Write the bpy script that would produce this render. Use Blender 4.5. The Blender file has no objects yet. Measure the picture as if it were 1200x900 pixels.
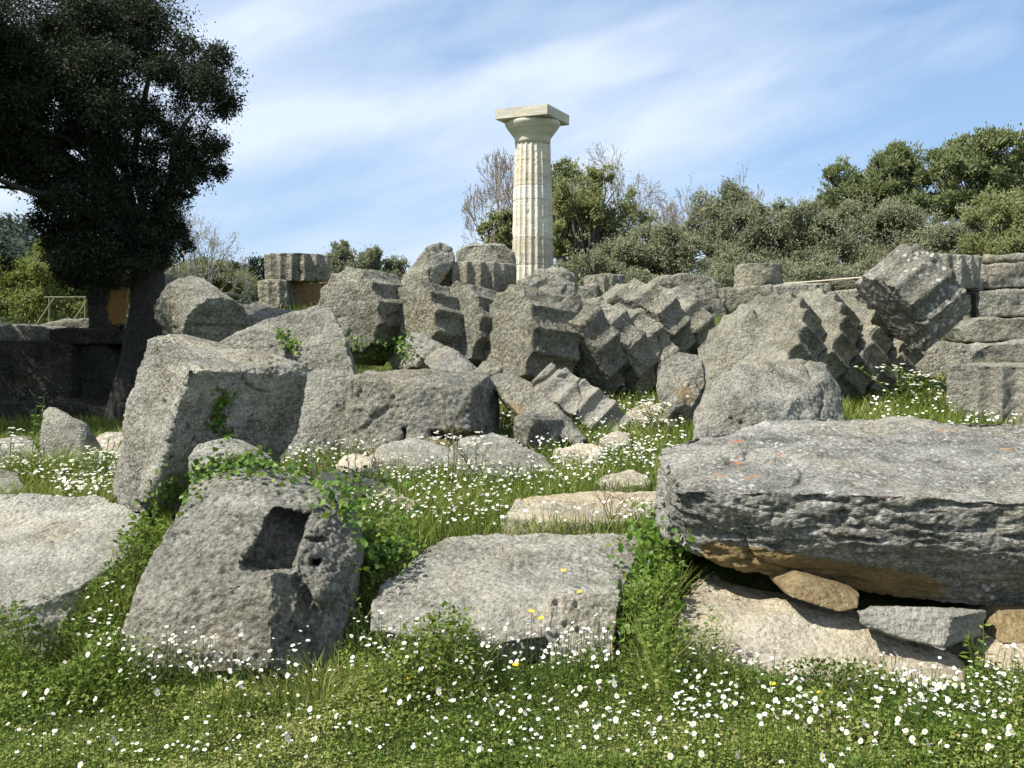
import bpy, bmesh, math, random
import numpy as np
from mathutils import Vector, Matrix
SC = bpy.context.scene
COL = SC.collection
PI = math.pi

# ------------------------------------------------------------------ camera frame
EYE = Vector((0.0, 0.0, 1.6))
PITCH = math.atan(50/1200)
FWD = Vector((0, math.cos(PITCH), -math.sin(PITCH)))
UPV = Vector((0, math.sin(PITCH), math.cos(PITCH)))

def Q(px, py, d):
    """world point seen at photo position (px, py) at distance d"""
    return EYE + Vector((1, 0, 0))*((px-600)/1200*d) + UPV*((450-py)/1200*d) + FWD*d

# ------------------------------------------------------------------ numpy noise
def _h(ix, iy, iz, s):
    n = (ix.astype(np.int64)*374761393 + iy.astype(np.int64)*668265263 + iz.astype(np.int64)*2147483647 + s*974634777) & 0xffffffff
    n = ((n ^ (n >> 13))*1274126177) & 0xffffffff
    n = ((n ^ (n >> 16))*2246822519) & 0xffffffff
    n = n ^ (n >> 15)
    return (n & 0xffffff)/16777215.0

def vnoise(p, s=0):
    i = np.floor(p).astype(np.int64); f = p-i
    u = f*f*f*(f*(f*6-15)+10)
    r = 0
    for dx in (0, 1):
        wx = u[:, 0] if dx else 1-u[:, 0]
        for dy in (0, 1):
            wy = u[:, 1] if dy else 1-u[:, 1]
            for dz in (0, 1):
                wz = u[:, 2] if dz else 1-u[:, 2]
                r = r + wx*wy*wz*_h(i[:, 0]+dx, i[:, 1]+dy, i[:, 2]+dz, s)
    return r*2-1

def fbm(p, o=4, s=0, g=0.5):
    a = 1.0; t = 0; m = 0
    for k in range(o):
        t = t+a*vnoise(p*(2.03**k)+k*7.3, s+k); m += a; a *= g
    return t/m

def worley(p, s=0):
    i = np.floor(p).astype(np.int64)
    best = np.full(len(p), 9.0)
    for dx in (-1, 0, 1):
        for dy in (-1, 0, 1):
            for dz in (-1, 0, 1):
                c = i+np.array([dx, dy, dz])
                q = np.stack([_h(c[:, 0], c[:, 1], c[:, 2], s+k) for k in (1, 2, 3)], 1)+c
                best = np.minimum(best, ((q-p)**2).sum(1))
    return np.sqrt(best)

# ------------------------------------------------------------------ object helpers
def tag(o, label=None, cat=None, group=None, kind=None):
    if label: o['label'] = label
    if cat: o['category'] = cat
    if group: o['group'] = group
    if kind: o['kind'] = kind
    return o

def empty(name, loc, label, cat, group=None):
    o = bpy.data.objects.new(name, None); COL.objects.link(o)
    o.location = loc; o.empty_display_size = 0.1
    return tag(o, label, cat, group)

def mesh_np(name, V, faces, mats, mi=None, attrs=None, smooth=False):
    """faces: (M,k) integer array or list of such arrays"""
    if not isinstance(faces, (list, tuple)): faces = [faces]
    faces = [np.asarray(f, dtype=np.int32) for f in faces if len(f)]
    me = bpy.data.meshes.new(name)
    V = np.asarray(V, dtype=np.float32)
    me.vertices.add(len(V)); me.vertices.foreach_set('co', V.ravel())
    tot = np.concatenate([np.full(len(f), f.shape[1], dtype=np.int32) for f in faces])
    loops = np.concatenate([f.ravel() for f in faces])
    me.loops.add(len(loops)); me.loops.foreach_set('vertex_index', loops)
    me.polygons.add(len(tot))
    st = np.concatenate([[0], np.cumsum(tot)[:-1]]).astype(np.int32)
    me.polygons.foreach_set('loop_start', st)
    if not isinstance(mats, (list, tuple)): mats = [mats]
    for m in mats: me.materials.append(m)
    if mi is not None: me.polygons.foreach_set('material_index', np.asarray(mi, dtype=np.int32))
    me.polygons.foreach_set('use_smooth', np.full(len(tot), smooth, dtype=bool))
    for k, a in (attrs or {}).items():
        at = me.attributes.new(k, 'FLOAT', 'POINT'); at.data.foreach_set('value', np.asarray(a, dtype=np.float32))
    me.update(calc_edges=True); me.validate()
    return me

def link(name, me, parent=None, loc=None):
    o = bpy.data.objects.new(name, me); COL.objects.link(o)
    if parent is not None: o.parent = parent
    if loc is not None: o.location = loc
    return o

# ------------------------------------------------------------------ shapes that become stone
def hull_bm(pts):
    bm = bmesh.new()
    for p in pts: bm.verts.new(p)
    r = bmesh.ops.convex_hull(bm, input=bm.verts)
    kill = [g for g in r['geom_interior'] if isinstance(g, bmesh.types.BMVert)]
    if kill: bmesh.ops.delete(bm, geom=kill, context='VERTS')
    loose = [v for v in bm.verts if not v.link_faces]
    if loose: bmesh.ops.delete(bm, geom=loose, context='VERTS')
    bmesh.ops.recalc_face_normals(bm, faces=bm.faces)
    return bm

def bm_to_tmp(bms):
    me = bpy.data.meshes.new('tmp')
    big = bmesh.new()
    for b in bms:
        m2 = bpy.data.meshes.new('t2'); b.to_mesh(m2); b.free(); big.from_mesh(m2); bpy.data.meshes.remove(m2)
    big.to_mesh(me); big.free()
    o = bpy.data.objects.new('tmp', me); COL.objects.link(o)
    return o

def baked(o):
    dg = bpy.context.evaluated_depsgraph_get()
    return bpy.data.meshes.new_from_object(o.evaluated_get(dg))

def pts_of(lst):
    return [p if isinstance(p, Vector) else Q(*p) for p in lst]

def ext(outline, back=(0, .5, 0), s=1.0):
    """front outline (px,py,d) plus the same outline moved back and scaled: a block"""
    a = pts_of(outline); c = sum(a, Vector())/len(a); b = Vector(back)
    return a+[c+(p-c)*s+b for p in a]

def drop(outline, z=-.15, s=1.0):
    """outline of a top surface plus its copy let down to height z"""
    a = pts_of(outline); c = sum(a, Vector())/len(a)
    return a+[Vector((c.x+(p.x-c.x)*s, c.y+(p.y-c.y)*s, z)) for p in a]

def erode(me, origin, seed, big, med, grain, layer, crack=None):
    n = len(me.vertices)
    co = np.empty(n*3, dtype=np.float32); me.vertices.foreach_get('co', co); co = co.reshape(-1, 3).astype(np.float64)
    no = np.empty(n*3, dtype=np.float32); me.vertices.foreach_get('normal', no); no = no.reshape(-1, 3).astype(np.float64)
    p = co-np.array(origin)+seed*3.17
    d = np.zeros(n)
    if big: d += fbm(p/big[0], 3, seed)*big[1]
    if med:
        f = fbm(p/med[0], 4, seed+11)
        d += f*med[1]
    if layer:
        q = p*np.array([1/layer[0], 1/layer[0], 1/layer[1]])
        w = fbm(q, 4, seed+31)
        d -= np.clip(w+.05, 0, 1)*layer[2]*2.2*np.clip(1.15-np.abs(no[:, 2]), .12, 1)
    if grain:
        k = 0.6+0.8*np.clip(fbm(p/.3, 2, seed+5)+.3, 0, 1)
        d += (0.45-worley(p/grain[0], seed+21))*grain[1]*k
        h = worley(p/(grain[0]*2.7), seed+25)
        hole = np.clip((0.30-h)/.3, 0, 1)*(fbm(p/.22, 2, seed+8) > .05)
        d -= hole*grain[1]*2.4
    if crack:
        r = np.abs(fbm(p/crack[0]+fbm(p/.25, 2, seed+60)[:, None]*.12, 2, seed+61)); m = np.clip(fbm(p/1.1, 2, seed+62)*3.2, 0, 1)
        d -= np.clip(1-r/crack[2], 0, 1)*m*crack[1]
    co = co+no*d[:, None]
    me.vertices.foreach_set('co', (co-np.array(origin)).astype(np.float32).ravel())
    return co

ROCKS = {}
def STONE(name, label, cat, bms, mat, vox=.02, smooth=2, big=(.5, .03), med=(.12, .012), grain=(.03, .006), layer=None,
          cuts=None, ochre=None, group=None, parent=None, seed=None, origin=None, crack=(.8, .035, .035)):
    if seed is None: seed = (sum(ord(c)*(i+3) for i, c in enumerate((label or name)))) % 997
    o = bm_to_tmp(bms); cut_objs = []
    for c in cuts or []:
        co = bm_to_tmp([c]); cut_objs.append(co)
        m = o.modifiers.new('c', 'BOOLEAN'); m.operation = 'DIFFERENCE'; m.object = co; m.solver = 'EXACT'; m.use_self = len(bms) > 1
    m = o.modifiers.new('r', 'REMESH'); m.mode = 'VOXEL'; m.voxel_size = vox
    if smooth:
        m = o.modifiers.new('s', 'SMOOTH'); m.factor = .5; m.iterations = smooth
    me = baked(o)
    for x in cut_objs+[o]:
        d = x.data; bpy.data.objects.remove(x); bpy.data.meshes.remove(d)
    n = len(me.vertices)
    co = np.empty(n*3, dtype=np.float32); me.vertices.foreach_get('co', co); co = co.reshape(-1, 3)
    if origin is None: origin = (float(co[:, 0].mean()), float(co[:, 1].mean()), float(co[:, 2].min()))
    w = erode(me, origin, seed, big, med, grain, layer, crack)
    if ochre is not None:
        at = me.attributes.new('ochre', 'FLOAT', 'POINT'); at.data.foreach_set('value', np.clip(ochre(w), 0, 1).astype(np.float32))
    me.materials.clear(); me.materials.append(mat)
    me.polygons.foreach_set('use_smooth', np.ones(len(me.polygons), dtype=bool))
    me.update(); me.name = name
    ob = link(name, me, parent, origin)
    if parent is None: tag(ob, label, cat, group)
    elif label: ob['label'] = label
    return ob

def H(*pts): return hull_bm(pts_of(pts))

def drum_bm(center, axis, R, L, flutes=20, depth=.10, phase=0., lo=0., hi=2*PI, up=None, taper=0.0, seg=8, chunk=None):
    """fluted column drum (or a sector of one between angles lo and hi), its axis along `axis`"""
    a = Vector(axis).normalized()
    ref = Vector(up) if up is not None else Vector((0, 0, 1))
    if abs(a.dot(ref)) > .95: ref = Vector((0, -1, 0))
    u = (ref-a*ref.dot(a)).normalized(); v = a.cross(u)
    c = Vector(center); full = (hi-lo) >= 2*PI-1e-4
    n = max(8, int(round((hi-lo)/(2*PI)*flutes*seg)))
    prof = []
    for i in range(n if full else n+1):
        t = lo+(hi-lo)*i/n
        f = ((t+phase)*flutes/(2*PI)) % 1.0
        prof.append((t, 1-depth*(1-(2*f-1)**2)))
    bm = bmesh.new(); rings = []
    for s, k in ((-.5, 1+taper), (.5, 1-taper)):
        ring = [bm.verts.new(c+a*(L*s)+(u*math.cos(t)+v*math.sin(t))*(R*k*r)) for t, r in prof]
        if not full: ring.append(bm.verts.new(c+a*(L*s)+(u*math.cos((lo+hi)/2)+v*math.sin((lo+hi)/2))*(R*(chunk if chunk is not None else .05))))
        rings.append(ring)
    m = len(rings[0])
    for i in range(m):
        j = (i+1) % m
        bm.faces.new((rings[0][i], rings[0][j], rings[1][j], rings[1][i]))
    for ring in rings: bm.faces.new(ring)
    bmesh.ops.triangulate(bm, faces=bm.faces[:])
    bmesh.ops.recalc_face_normals(bm, faces=bm.faces)
    return bm

# ------------------------------------------------------------------ ground height
GY = [-50, 3, 4.2, 5.0, 5.8, 7, 8.5, 10, 11.5, 12.5, 14, 15.5, 17, 18.5, 20, 64, 72, 90, 4000]
GZ = [0, 0, .0, .06, .33, .40, .45, .50, .66, .78, .98, 1.25, 1.7, 2.05, 2.25, 2.5, 2.2, 1.6, 1.6]
LZ = [0, 0, .0, .06, .33, .42, .45, .44, .42, .40, .38, .42, .9, 1.3, 1.35, 1.4, 1.4, 1.4, 1.4]
def ground(x, y):
    x = np.asarray(x, dtype=float); y = np.asarray(y, dtype=float)
    a = np.interp(y, GY, GZ); b = np.interp(y, GY, LZ)
    # left of the trunk the bank stays low
    k = np.clip((-x/np.maximum(y, 1)*1.0-.21)/.14, 0, 1); k = k*k*(3-2*k)
    z = a*(1-k)+b*k
    p = np.stack([x, y, np.zeros_like(x)], -1).reshape(-1, 3)
    n = fbm(p/1.3, 3, 5).reshape(x.shape)*.05+fbm(p/.28, 2, 9).reshape(x.shape)*.012
    return z+n*np.clip(y/6, .5, 1)
def gz(x, y): return float(ground(np.array([x]), np.array([y]))[0])
# ------------------------------------------------------------------ materials
def new_mat(name):
    m = bpy.data.materials.new(name); m.use_nodes = True
    nt = m.node_tree; nt.nodes.clear()
    return m, nt, nt.nodes, nt.links

def node(nt, t, **kw):
    n = nt.nodes.new(t)
    for k, v in kw.items():
        if k.startswith('i_'): n.inputs[k[2:].replace('_', ' ')].default_value = v
        else: setattr(n, k, v)
    return n

def ramp(nt, fac, stops):
    r = nt.nodes.new('ShaderNodeValToRGB'); e = r.color_ramp.elements
    while len(e) > 1: e.remove(e[-1])
    e[0].position = stops[0][0]; e[0].color = tuple(stops[0][1])+(1,) if len(stops[0][1]) == 3 else stops[0][1]
    for p, c in stops[1:]:
        x = e.new(p); x.color = tuple(c)+(1,) if len(c) == 3 else c
    nt.links.new(fac, r.inputs[0]); return r.outputs[0]

def mixc(nt, f, a, b, mode='MIX'):
    m = nt.nodes.new('ShaderNodeMix'); m.data_type = 'RGBA'; m.blend_type = mode
    for sock, val in ((m.inputs[0], f), (m.inputs[6], a), (m.inputs[7], b)):
        if hasattr(val, 'is_output'): nt.links.new(val, sock)
        elif isinstance(val, (int, float)): sock.default_value = val
        else: sock.default_value = tuple(val)+((1,) if len(val) == 3 else ())
    return m.outputs[2]

def math_n(nt, op, a, b=None, clamp=False):
    m = nt.nodes.new('ShaderNodeMath'); m.operation = op; m.use_clamp = clamp
    for s, v in ((0, a), (1, b)):
        if v is None: continue
        if hasattr(v, 'is_output'): nt.links.new(v, m.inputs[s])
        else: m.inputs[s].default_value = v
    return m.outputs[0]

def noise_n(nt, vec, scale, detail=6, rough=.55, dist=0.):
    n = nt.nodes.new('ShaderNodeTexNoise'); nt.links.new(vec, n.inputs['Vector'])
    n.inputs['Scale'].default_value = scale; n.inputs['Detail'].default_value = detail
    n.inputs['Roughness'].default_value = rough; n.inputs['Distortion'].default_value = dist
    return n.outputs['Fac']

def voro_n(nt, vec, scale, rnd=1.0):
    n = nt.nodes.new('ShaderNodeTexVoronoi'); nt.links.new(vec, n.inputs['Vector'])
    n.inputs['Scale'].default_value = scale; n.inputs['Randomness'].default_value = rnd
    return n.outputs['Distance'], n.outputs['Color']

def stone_mat(name, dark, mid, light, k=1.0, white=.25, orange=0., stain=.5, moss=.0, bump=.6, warm=.45, grain=1.0,
              ochre_c=((.25, .19, .11), (.42, .33, .20)), stretch=None):
    m, nt, N, L = new_mat(name)
    out = N.new('ShaderNodeOutputMaterial'); b = N.new('ShaderNodeBsdfPrincipled')
    b.inputs['Roughness'].default_value = .95; b.inputs['Specular IOR Level'].default_value = .12
    tc = N.new('ShaderNodeTexCoord'); vec = tc.outputs['Object']
    oi = N.new('ShaderNodeObjectInfo')
    off = N.new('ShaderNodeVectorMath'); off.operation = 'MULTIPLY_ADD'
    L.new(oi.outputs['Random'], off.inputs[0]); off.inputs[1].default_value = (37, 17, 29); L.new(vec, off.inputs[2])
    vs_ = N.new('ShaderNodeVectorMath'); vs_.operation = 'SCALE'; L.new(off.outputs[0], vs_.inputs[0])
    L.new(math_n(nt, 'ADD', math_n(nt, 'MULTIPLY', oi.outputs['Random'], .55), .72), vs_.inputs['Scale'])
    vec = vs_.outputs[0]
    if stretch:
        mp = N.new('ShaderNodeMapping'); mp.inputs['Scale'].default_value = stretch; L.new(vec, mp.inputs[0]); vs = mp.outputs[0]
    else: vs = vec
    n1 = noise_n(nt, vec, 1.7*k, 7, .6, .3)
    n2 = noise_n(nt, vs, 14*k, 8, .7)
    n3 = noise_n(nt, vec, 60*max(grain, .45), 5, .75)
    s = math_n(nt, 'ADD', math_n(nt, 'MULTIPLY', n1, .55), math_n(nt, 'MULTIPLY', n2, .45))
    s = math_n(nt, 'ADD', math_n(nt, 'MULTIPLY', s, .5), math_n(nt, 'MULTIPLY', n3, .5))
    c = ramp(nt, s, [(.385, dark), (.485, mid), (.585, light)])
    # object to object variation
    hv = math_n(nt, 'ADD', math_n(nt, 'MULTIPLY', oi.outputs['Random'], .38), .82)
    cmb = N.new('ShaderNodeCombineColor')
    for i in range(3): L.new(hv, cmb.inputs[i])
    c = mixc(nt, 1.0, c, cmb.outputs[0], 'MULTIPLY')
    # warmer, less crusted patches
    wp = ramp(nt, noise_n(nt, vec, 1.3*k, 5, .6, .5), [(.48, (0, 0, 0)), (.66, (1, 1, 1))])
    c = mixc(nt, math_n(nt, 'MULTIPLY', wp, warm), c, (1.18, 1.04, .80), 'MULTIPLY')
    # dark crust of old lichen in patches
    if stain:
        st = noise_n(nt, vec, 4.3*k, 8, .72, .6)
        f = math_n(nt, 'MULTIPLY', ramp(nt, st, [(.50, (0, 0, 0)), (.64, (1, 1, 1))]), stain)
        c = mixc(nt, f, c, tuple(x*.55 for x in dark))
    # faint bedding bands and run-off streaks of grime
    mb = N.new('ShaderNodeMapping'); mb.inputs['Scale'].default_value = (.7, .7, 5); mb.inputs['Rotation'].default_value = (.12, .2, 0); L.new(vec, mb.inputs[0])
    bd = ramp(nt, noise_n(nt, mb.outputs[0], 2.2*k, 6, .65, .3), [(.40, (.70, .70, .70)), (.56, (1.06, 1.06, 1.06))])
    c = mixc(nt, .55, c, bd, 'MULTIPLY')
    if moss:
        st = noise_n(nt, vec, 3.1*k, 7, .7, .4)
        f = math_n(nt, 'MULTIPLY', ramp(nt, st, [(.54, (0, 0, 0)), (.66, (1, 1, 1))]), moss)
        c = mixc(nt, f, c, (.085, .085, .03))
    if white:
        d, col = voro_n(nt, vec, 26*k)
        gate = noise_n(nt, vec, 5*k, 5, .65)
        spot = ramp(nt, d, [(.22, (1, 1, 1)), (.42, (0, 0, 0))])
        f = math_n(nt, 'MULTIPLY', spot, math_n(nt, 'MULTIPLY', ramp(nt, gate, [(.44, (0, 0, 0)), (.58, (1, 1, 1))]), white))
        c = mixc(nt, f, c, (.56, .55, .50))
    if orange:
        wv = N.new('ShaderNodeVectorMath'); wv.operation = 'MULTIPLY_ADD'
        nz = N.new('ShaderNodeTexNoise'); nz.inputs['Scale'].default_value = 9; nz.inputs['Detail'].default_value = 4; L.new(vec, nz.inputs['Vector'])
        L.new(nz.outputs['Color'], wv.inputs[0]); wv.inputs[1].default_value = (.16, .16, .16); L.new(vec, wv.inputs[2])
        d, col = voro_n(nt, wv.outputs[0], 7.5)
        sp = N.new('ShaderNodeSeparateColor'); L.new(col, sp.inputs[0])
        pick = math_n(nt, 'GREATER_THAN', sp.outputs[0], .66)
        size = math_n(nt, 'MULTIPLY', sp.outputs[1], .42)
        f = math_n(nt, 'MULTIPLY', math_n(nt, 'LESS_THAN', d, size), pick)
        brk = ramp(nt, noise_n(nt, vec, 38, 4, .6), [(.45, (0, 0, 0)), (.58, (1, 1, 1))])
        f = math_n(nt, 'MULTIPLY', math_n(nt, 'MULTIPLY', f, brk), orange)
        # lichen grows on upper faces
        ge = N.new('ShaderNodeNewGeometry'); sx = N.new('ShaderNodeSeparateXYZ'); L.new(ge.outputs['True Normal'], sx.inputs[0])
        f = math_n(nt, 'MULTIPLY', f, math_n(nt, 'GREATER_THAN', sx.outputs[2], .45))
        c = mixc(nt, f, c, mixc(nt, sp.outputs[2], (.55, .16, .03), (.50, .33, .15)))
    at = N.new('ShaderNodeAttribute'); at.attribute_name = 'ochre'
    oc = ramp(nt, s, [(.36, ochre_c[0]), (.6, ochre_c[1])])
    brk = math_n(nt, 'ADD', at.outputs['Fac'], math_n(nt, 'MULTIPLY', math_n(nt, 'SUBTRACT', n2, .5), 1.2))
    c = mixc(nt, math_n(nt, 'MULTIPLY', ramp(nt, brk, [(.42, (0, 0, 0)), (.62, (1, 1, 1))]), math_n(nt, 'GREATER_THAN', at.outputs['Fac'], .03)), c, oc)
    L.new(c, b.inputs['Base Color'])
    # pores and grains
    d1, _ = voro_n(nt, vs, 38*grain)
    d2, _ = voro_n(nt, vs, 95*grain)
    hgt = math_n(nt, 'ADD', math_n(nt, 'MULTIPLY', d1, -.6), math_n(nt, 'MULTIPLY', noise_n(nt, vs, 60*grain, 6, .75), 1.0))
    hgt = math_n(nt, 'ADD', hgt, math_n(nt, 'MULTIPLY', d2, -.3))
    bp = N.new('ShaderNodeBump'); bp.inputs['Strength'].default_value = min(1, bump*1.3); bp.inputs['Distance'].default_value = .03/max(grain, .5)
    L.new(hgt, bp.inputs['Height']); L.new(bp.outputs[0], b.inputs['Normal'])
    L.new(b.outputs[0], out.inputs[0])
    return m

def leaf_mat(name, stops, trans=.3, rough=.6, spec=.2):
    m, nt, N, L = new_mat(name)
    out = N.new('ShaderNodeOutputMaterial'); b = N.new('ShaderNodeBsdfPrincipled'); t = N.new('ShaderNodeBsdfTranslucent')
    b.inputs['Roughness'].default_value = rough; b.inputs['Specular IOR Level'].default_value = spec
    at = N.new('ShaderNodeAttribute'); at.attribute_name = 'tint'
    c = ramp(nt, at.outputs['Fac'], stops)
    L.new(c, b.inputs['Base Color']); L.new(mixc(nt, .35, c, (.20, .26, .03)), t.inputs['Color'])
    mx = N.new('ShaderNodeMixShader'); mx.inputs[0].default_value = trans
    L.new(b.outputs[0], mx.inputs[1]); L.new(t.outputs[0], mx.inputs[2]); L.new(mx.outputs[0], out.inputs[0])
    return m

def plain_mat(name, c0, c1, scale=20, rough=.8, bump=.0, spec=.2):
    m, nt, N, L = new_mat(name)
    out = N.new('ShaderNodeOutputMaterial'); b = N.new('ShaderNodeBsdfPrincipled')
    b.inputs['Roughness'].default_value = rough; b.inputs['Specular IOR Level'].default_value = spec
    tc = N.new('ShaderNodeTexCoord'); n = noise_n(nt, tc.outputs['Object'], scale, 6, .65)
    L.new(ramp(nt, n, [(.35, c0), (.65, c1)]), b.inputs['Base Color'])
    if bump:
        bp = N.new('ShaderNodeBump'); bp.inputs['Strength'].default_value = bump; bp.inputs['Distance'].default_value = .03
        L.new(n, bp.inputs['Height']); L.new(bp.outputs[0], b.inputs['Normal'])
    L.new(b.outputs[0], out.inputs[0]); return m

GREY = ((.085, .082, .066), (.27, .262, .218), (.50, .485, .41))
M_near = stone_mat('weathered_limestone', *GREY, white=.35, stain=.35, grain=1.0, bump=.7)
M_slab = stone_mat('lichened_limestone', (.085, .083, .07), (.28, .275, .24), (.52, .51, .45), white=1.0, orange=1.0, ochre_c=((.20, .14, .06), (.36, .27, .13)), stain=.5, stretch=(1, 1, 2.4), bump=.7)
M_pale = stone_mat('pale_shelly_limestone', (.25, .215, .155), (.52, .465, .355), (.70, .645, .52), white=.2, stain=.12, bump=.7)
M_light = stone_mat('sun_bleached_limestone', (.15, .14, .11), (.37, .357, .30), (.61, .59, .505), white=.5, stain=.22, bump=.7, warm=.55)
M_mid = stone_mat('grey_limestone', (.085, .082, .063), (.27, .262, .215), (.47, .455, .38), k=.8, white=.4, stain=.4, moss=.3, grain=.55, bump=.8)
M_drum = stone_mat('drum_limestone', (.085, .081, .06), (.265, .255, .20), (.46, .445, .36), k=.7, white=.3, stain=.45, moss=.35, grain=.5, bump=.8)
M_lich = stone_mat('white_lichened_limestone', (.12, .115, .09), (.28, .27, .225), (.44, .43, .36), k=.5, white=1.6, stain=.3, grain=.5, bump=.8)
M_far = stone_mat('platform_limestone', (.09, .086, .066), (.275, .265, .215), (.47, .455, .375), k=.6, ochre_c=((.25, .17, .085), (.42, .29, .15)), white=.25, stain=.4, moss=.3, grain=.35, bump=.9)
M_shade = stone_mat('shade_darkened_limestone', (.025, .025, .022), (.055, .053, .045), (.11, .105, .09), k=.8, ochre_c=((.30, .16, .05), (.46, .27, .09)), white=.15, stain=.4, moss=.4, grain=.55)  # limestone with the shade under the olive put into its base colour
M_lightfl = stone_mat('pale_fluted_limestone', (.20, .19, .16), (.33, .32, .27), (.45, .43, .37), k=.8, white=.2, stain=.15, grain=.6, bump=.7)
M_ochre = stone_mat('ochre_limestone', (.14, .10, .05), (.25, .19, .10), (.37, .30, .18), white=.1, stain=.25, grain=.8)
M_col = stone_mat('restored_column_stone', (.40, .355, .265), (.60, .55, .44), (.70, .66, .56), k=.5, white=.0, stain=.22, grain=.3, bump=.35)
M_colw = stone_mat('new_white_column_stone', (.50, .475, .41), (.60, .575, .51), (.68, .655, .59), k=.5, white=0, stain=0, grain=.3, bump=.2)
M_abac = stone_mat('capital_stone', (.53, .495, .395), (.60, .57, .47), (.66, .63, .53), k=.4, white=0, stain=.05, grain=.3, bump=.2)
M_trunk = plain_mat('olive_bark', (.022, .020, .017), (.06, .055, .047), 18, .95, .8)
M_bark = plain_mat('grey_bark', (.075, .065, .055), (.16, .14, .12), 6, .95, .3)
M_twig = plain_mat('bare_twigs', (.22, .185, .155), (.34, .29, .25), 3, .9)
M_twigp = plain_mat('pale_bare_twigs', (.26, .235, .20), (.40, .37, .33), 3, .9)
M_stem = plain_mat('green_stem', (.06, .11, .02), (.12, .19, .04), 9, .6)
M_dry = plain_mat('dry_stalk', (.14, .10, .06), (.26, .20, .12), 9, .8)
M_petal = plain_mat('white_petals', (.60, .60, .58), (.70, .70, .68), 9, .6)
M_yolk = plain_mat('yellow_flower_centre', (.62, .42, .03), (.75, .55, .05), 40, .7)
M_yellow = plain_mat('yellow_petals', (.75, .50, .02), (.80, .58, .03), 40, .6)
M_rope = plain_mat('barrier_rope', (.45, .40, .30), (.60, .55, .44), 40, .9)
M_wood = plain_mat('weathered_rail_wood', (.12, .12, .07), (.22, .21, .13), 12, .9)
M_olive = leaf_mat('dark_olive_leaves', [(0, (.012, .016, .008)), (.6, (.026, .034, .017)), (1, (.065, .075, .045))], .08, .6, .2)
M_far_olive = leaf_mat('grey_green_foliage', [(0, (.15, .16, .092)), (.5, (.245, .255, .155)), (1, (.33, .34, .225))], .35)
M_far_green = leaf_mat('yellow_green_foliage', [(0, (.16, .18, .065)), (.5, (.265, .28, .12)), (1, (.36, .365, .18))], .4)
M_far_pine = leaf_mat('pine_foliage', [(0, (.105, .132, .055)), (.5, (.185, .212, .092)), (1, (.26, .28, .13))], .3)
M_far_light = leaf_mat('light_spring_foliage', [(0, (.15, .175, .045)), (.5, (.24, .265, .08)), (1, (.33, .34, .13))], .45)
M_hill = leaf_mat('distant_wood', [(0, (.035, .055, .042)), (.5, (.058, .082, .064)), (1, (.085, .11, .085))], .1)
M_hillsoil = plain_mat('wooded_hillside', (.03, .045, .03), (.05, .065, .045), .2, 1)
M_cover = leaf_mat('ground_cover_leaves', [(0, (.04, .075, .012)), (.45, (.135, .205, .034)), (.75, (.245, .31, .065)), (1, (.46, .42, .18))], .4)
M_grass = leaf_mat('grass_blades', [(0, (.09, .14, .022)), (.55, (.19, .255, .045)), (.85, (.29, .32, .075)), (1, (.45, .40, .19))], .4)
M_ivy = leaf_mat('ivy_leaves', [(0, (.035, .085, .012)), (.5, (.085, .17, .02)), (1, (.20, .29, .04))], .35, .45, .3)

def ground_mat():
    m, nt, N, L = new_mat('meadow_soil')
    out = N.new('ShaderNodeOutputMaterial'); b = N.new('ShaderNodeBsdfPrincipled'); b.inputs['Roughness'].default_value = 1
    b.inputs['Specular IOR Level'].default_value = .05
    tc = N.new('ShaderNodeTexCoord'); v = tc.outputs['Object']
    a = ramp(nt, noise_n(nt, v, 7, 8, .7), [(.35, (.035, .055, .012)), (.5, (.06, .085, .02)), (.62, (.12, .105, .06))])
    c = ramp(nt, noise_n(nt, v, 1.1, 6, .6), [(.4, (0, 0, 0)), (.6, (1, 1, 1))])
    L.new(mixc(nt, math_n(nt, 'MULTIPLY', c, .5), a, (.085, .11, .03)), b.inputs['Base Color'])
    bp = N.new('ShaderNodeBump'); bp.inputs['Distance'].default_value = .05; bp.inputs['Strength'].default_value = .8
    L.new(noise_n(nt, v, 25, 6, .7), bp.inputs['Height']); L.new(bp.outputs[0], b.inputs['Normal'])
    L.new(b.outputs[0], out.inputs[0]); return m
M_ground = ground_mat()

M_budl = leaf_mat('opening_buds', [(0, (.20, .17, .12)), (1, (.36, .31, .22))], .3)
M_oak = leaf_mat('opening_oak_leaves', [(0, (.19, .205, .08)), (.5, (.30, .31, .14)), (1, (.40, .40, .21))], .45)
# ------------------------------------------------------------------ foreground stones
NB = dict(vox=.0085, smooth=2, big=(.45, .04), med=(.11, .020), grain=(.026, .016))
STONE('limestone_boulder', 'low weathered boulder lying at the left edge beneath the tilted block', 'boulder',
      [hull_bm(drop([(-90, 588, 7.0), (20, 581, 7.0), (125, 579, 6.9), (165, 606, 6.3), (168, 640, 5.95), (96, 688, 5.3), (30, 712, 5.05), (-90, 730, 4.9)], -.12, 1.0)
               +[Q(60, 770, 5.0), Q(-90, 800, 4.75)])], M_light, layer=(.6, .07, .012), **NB)

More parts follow.
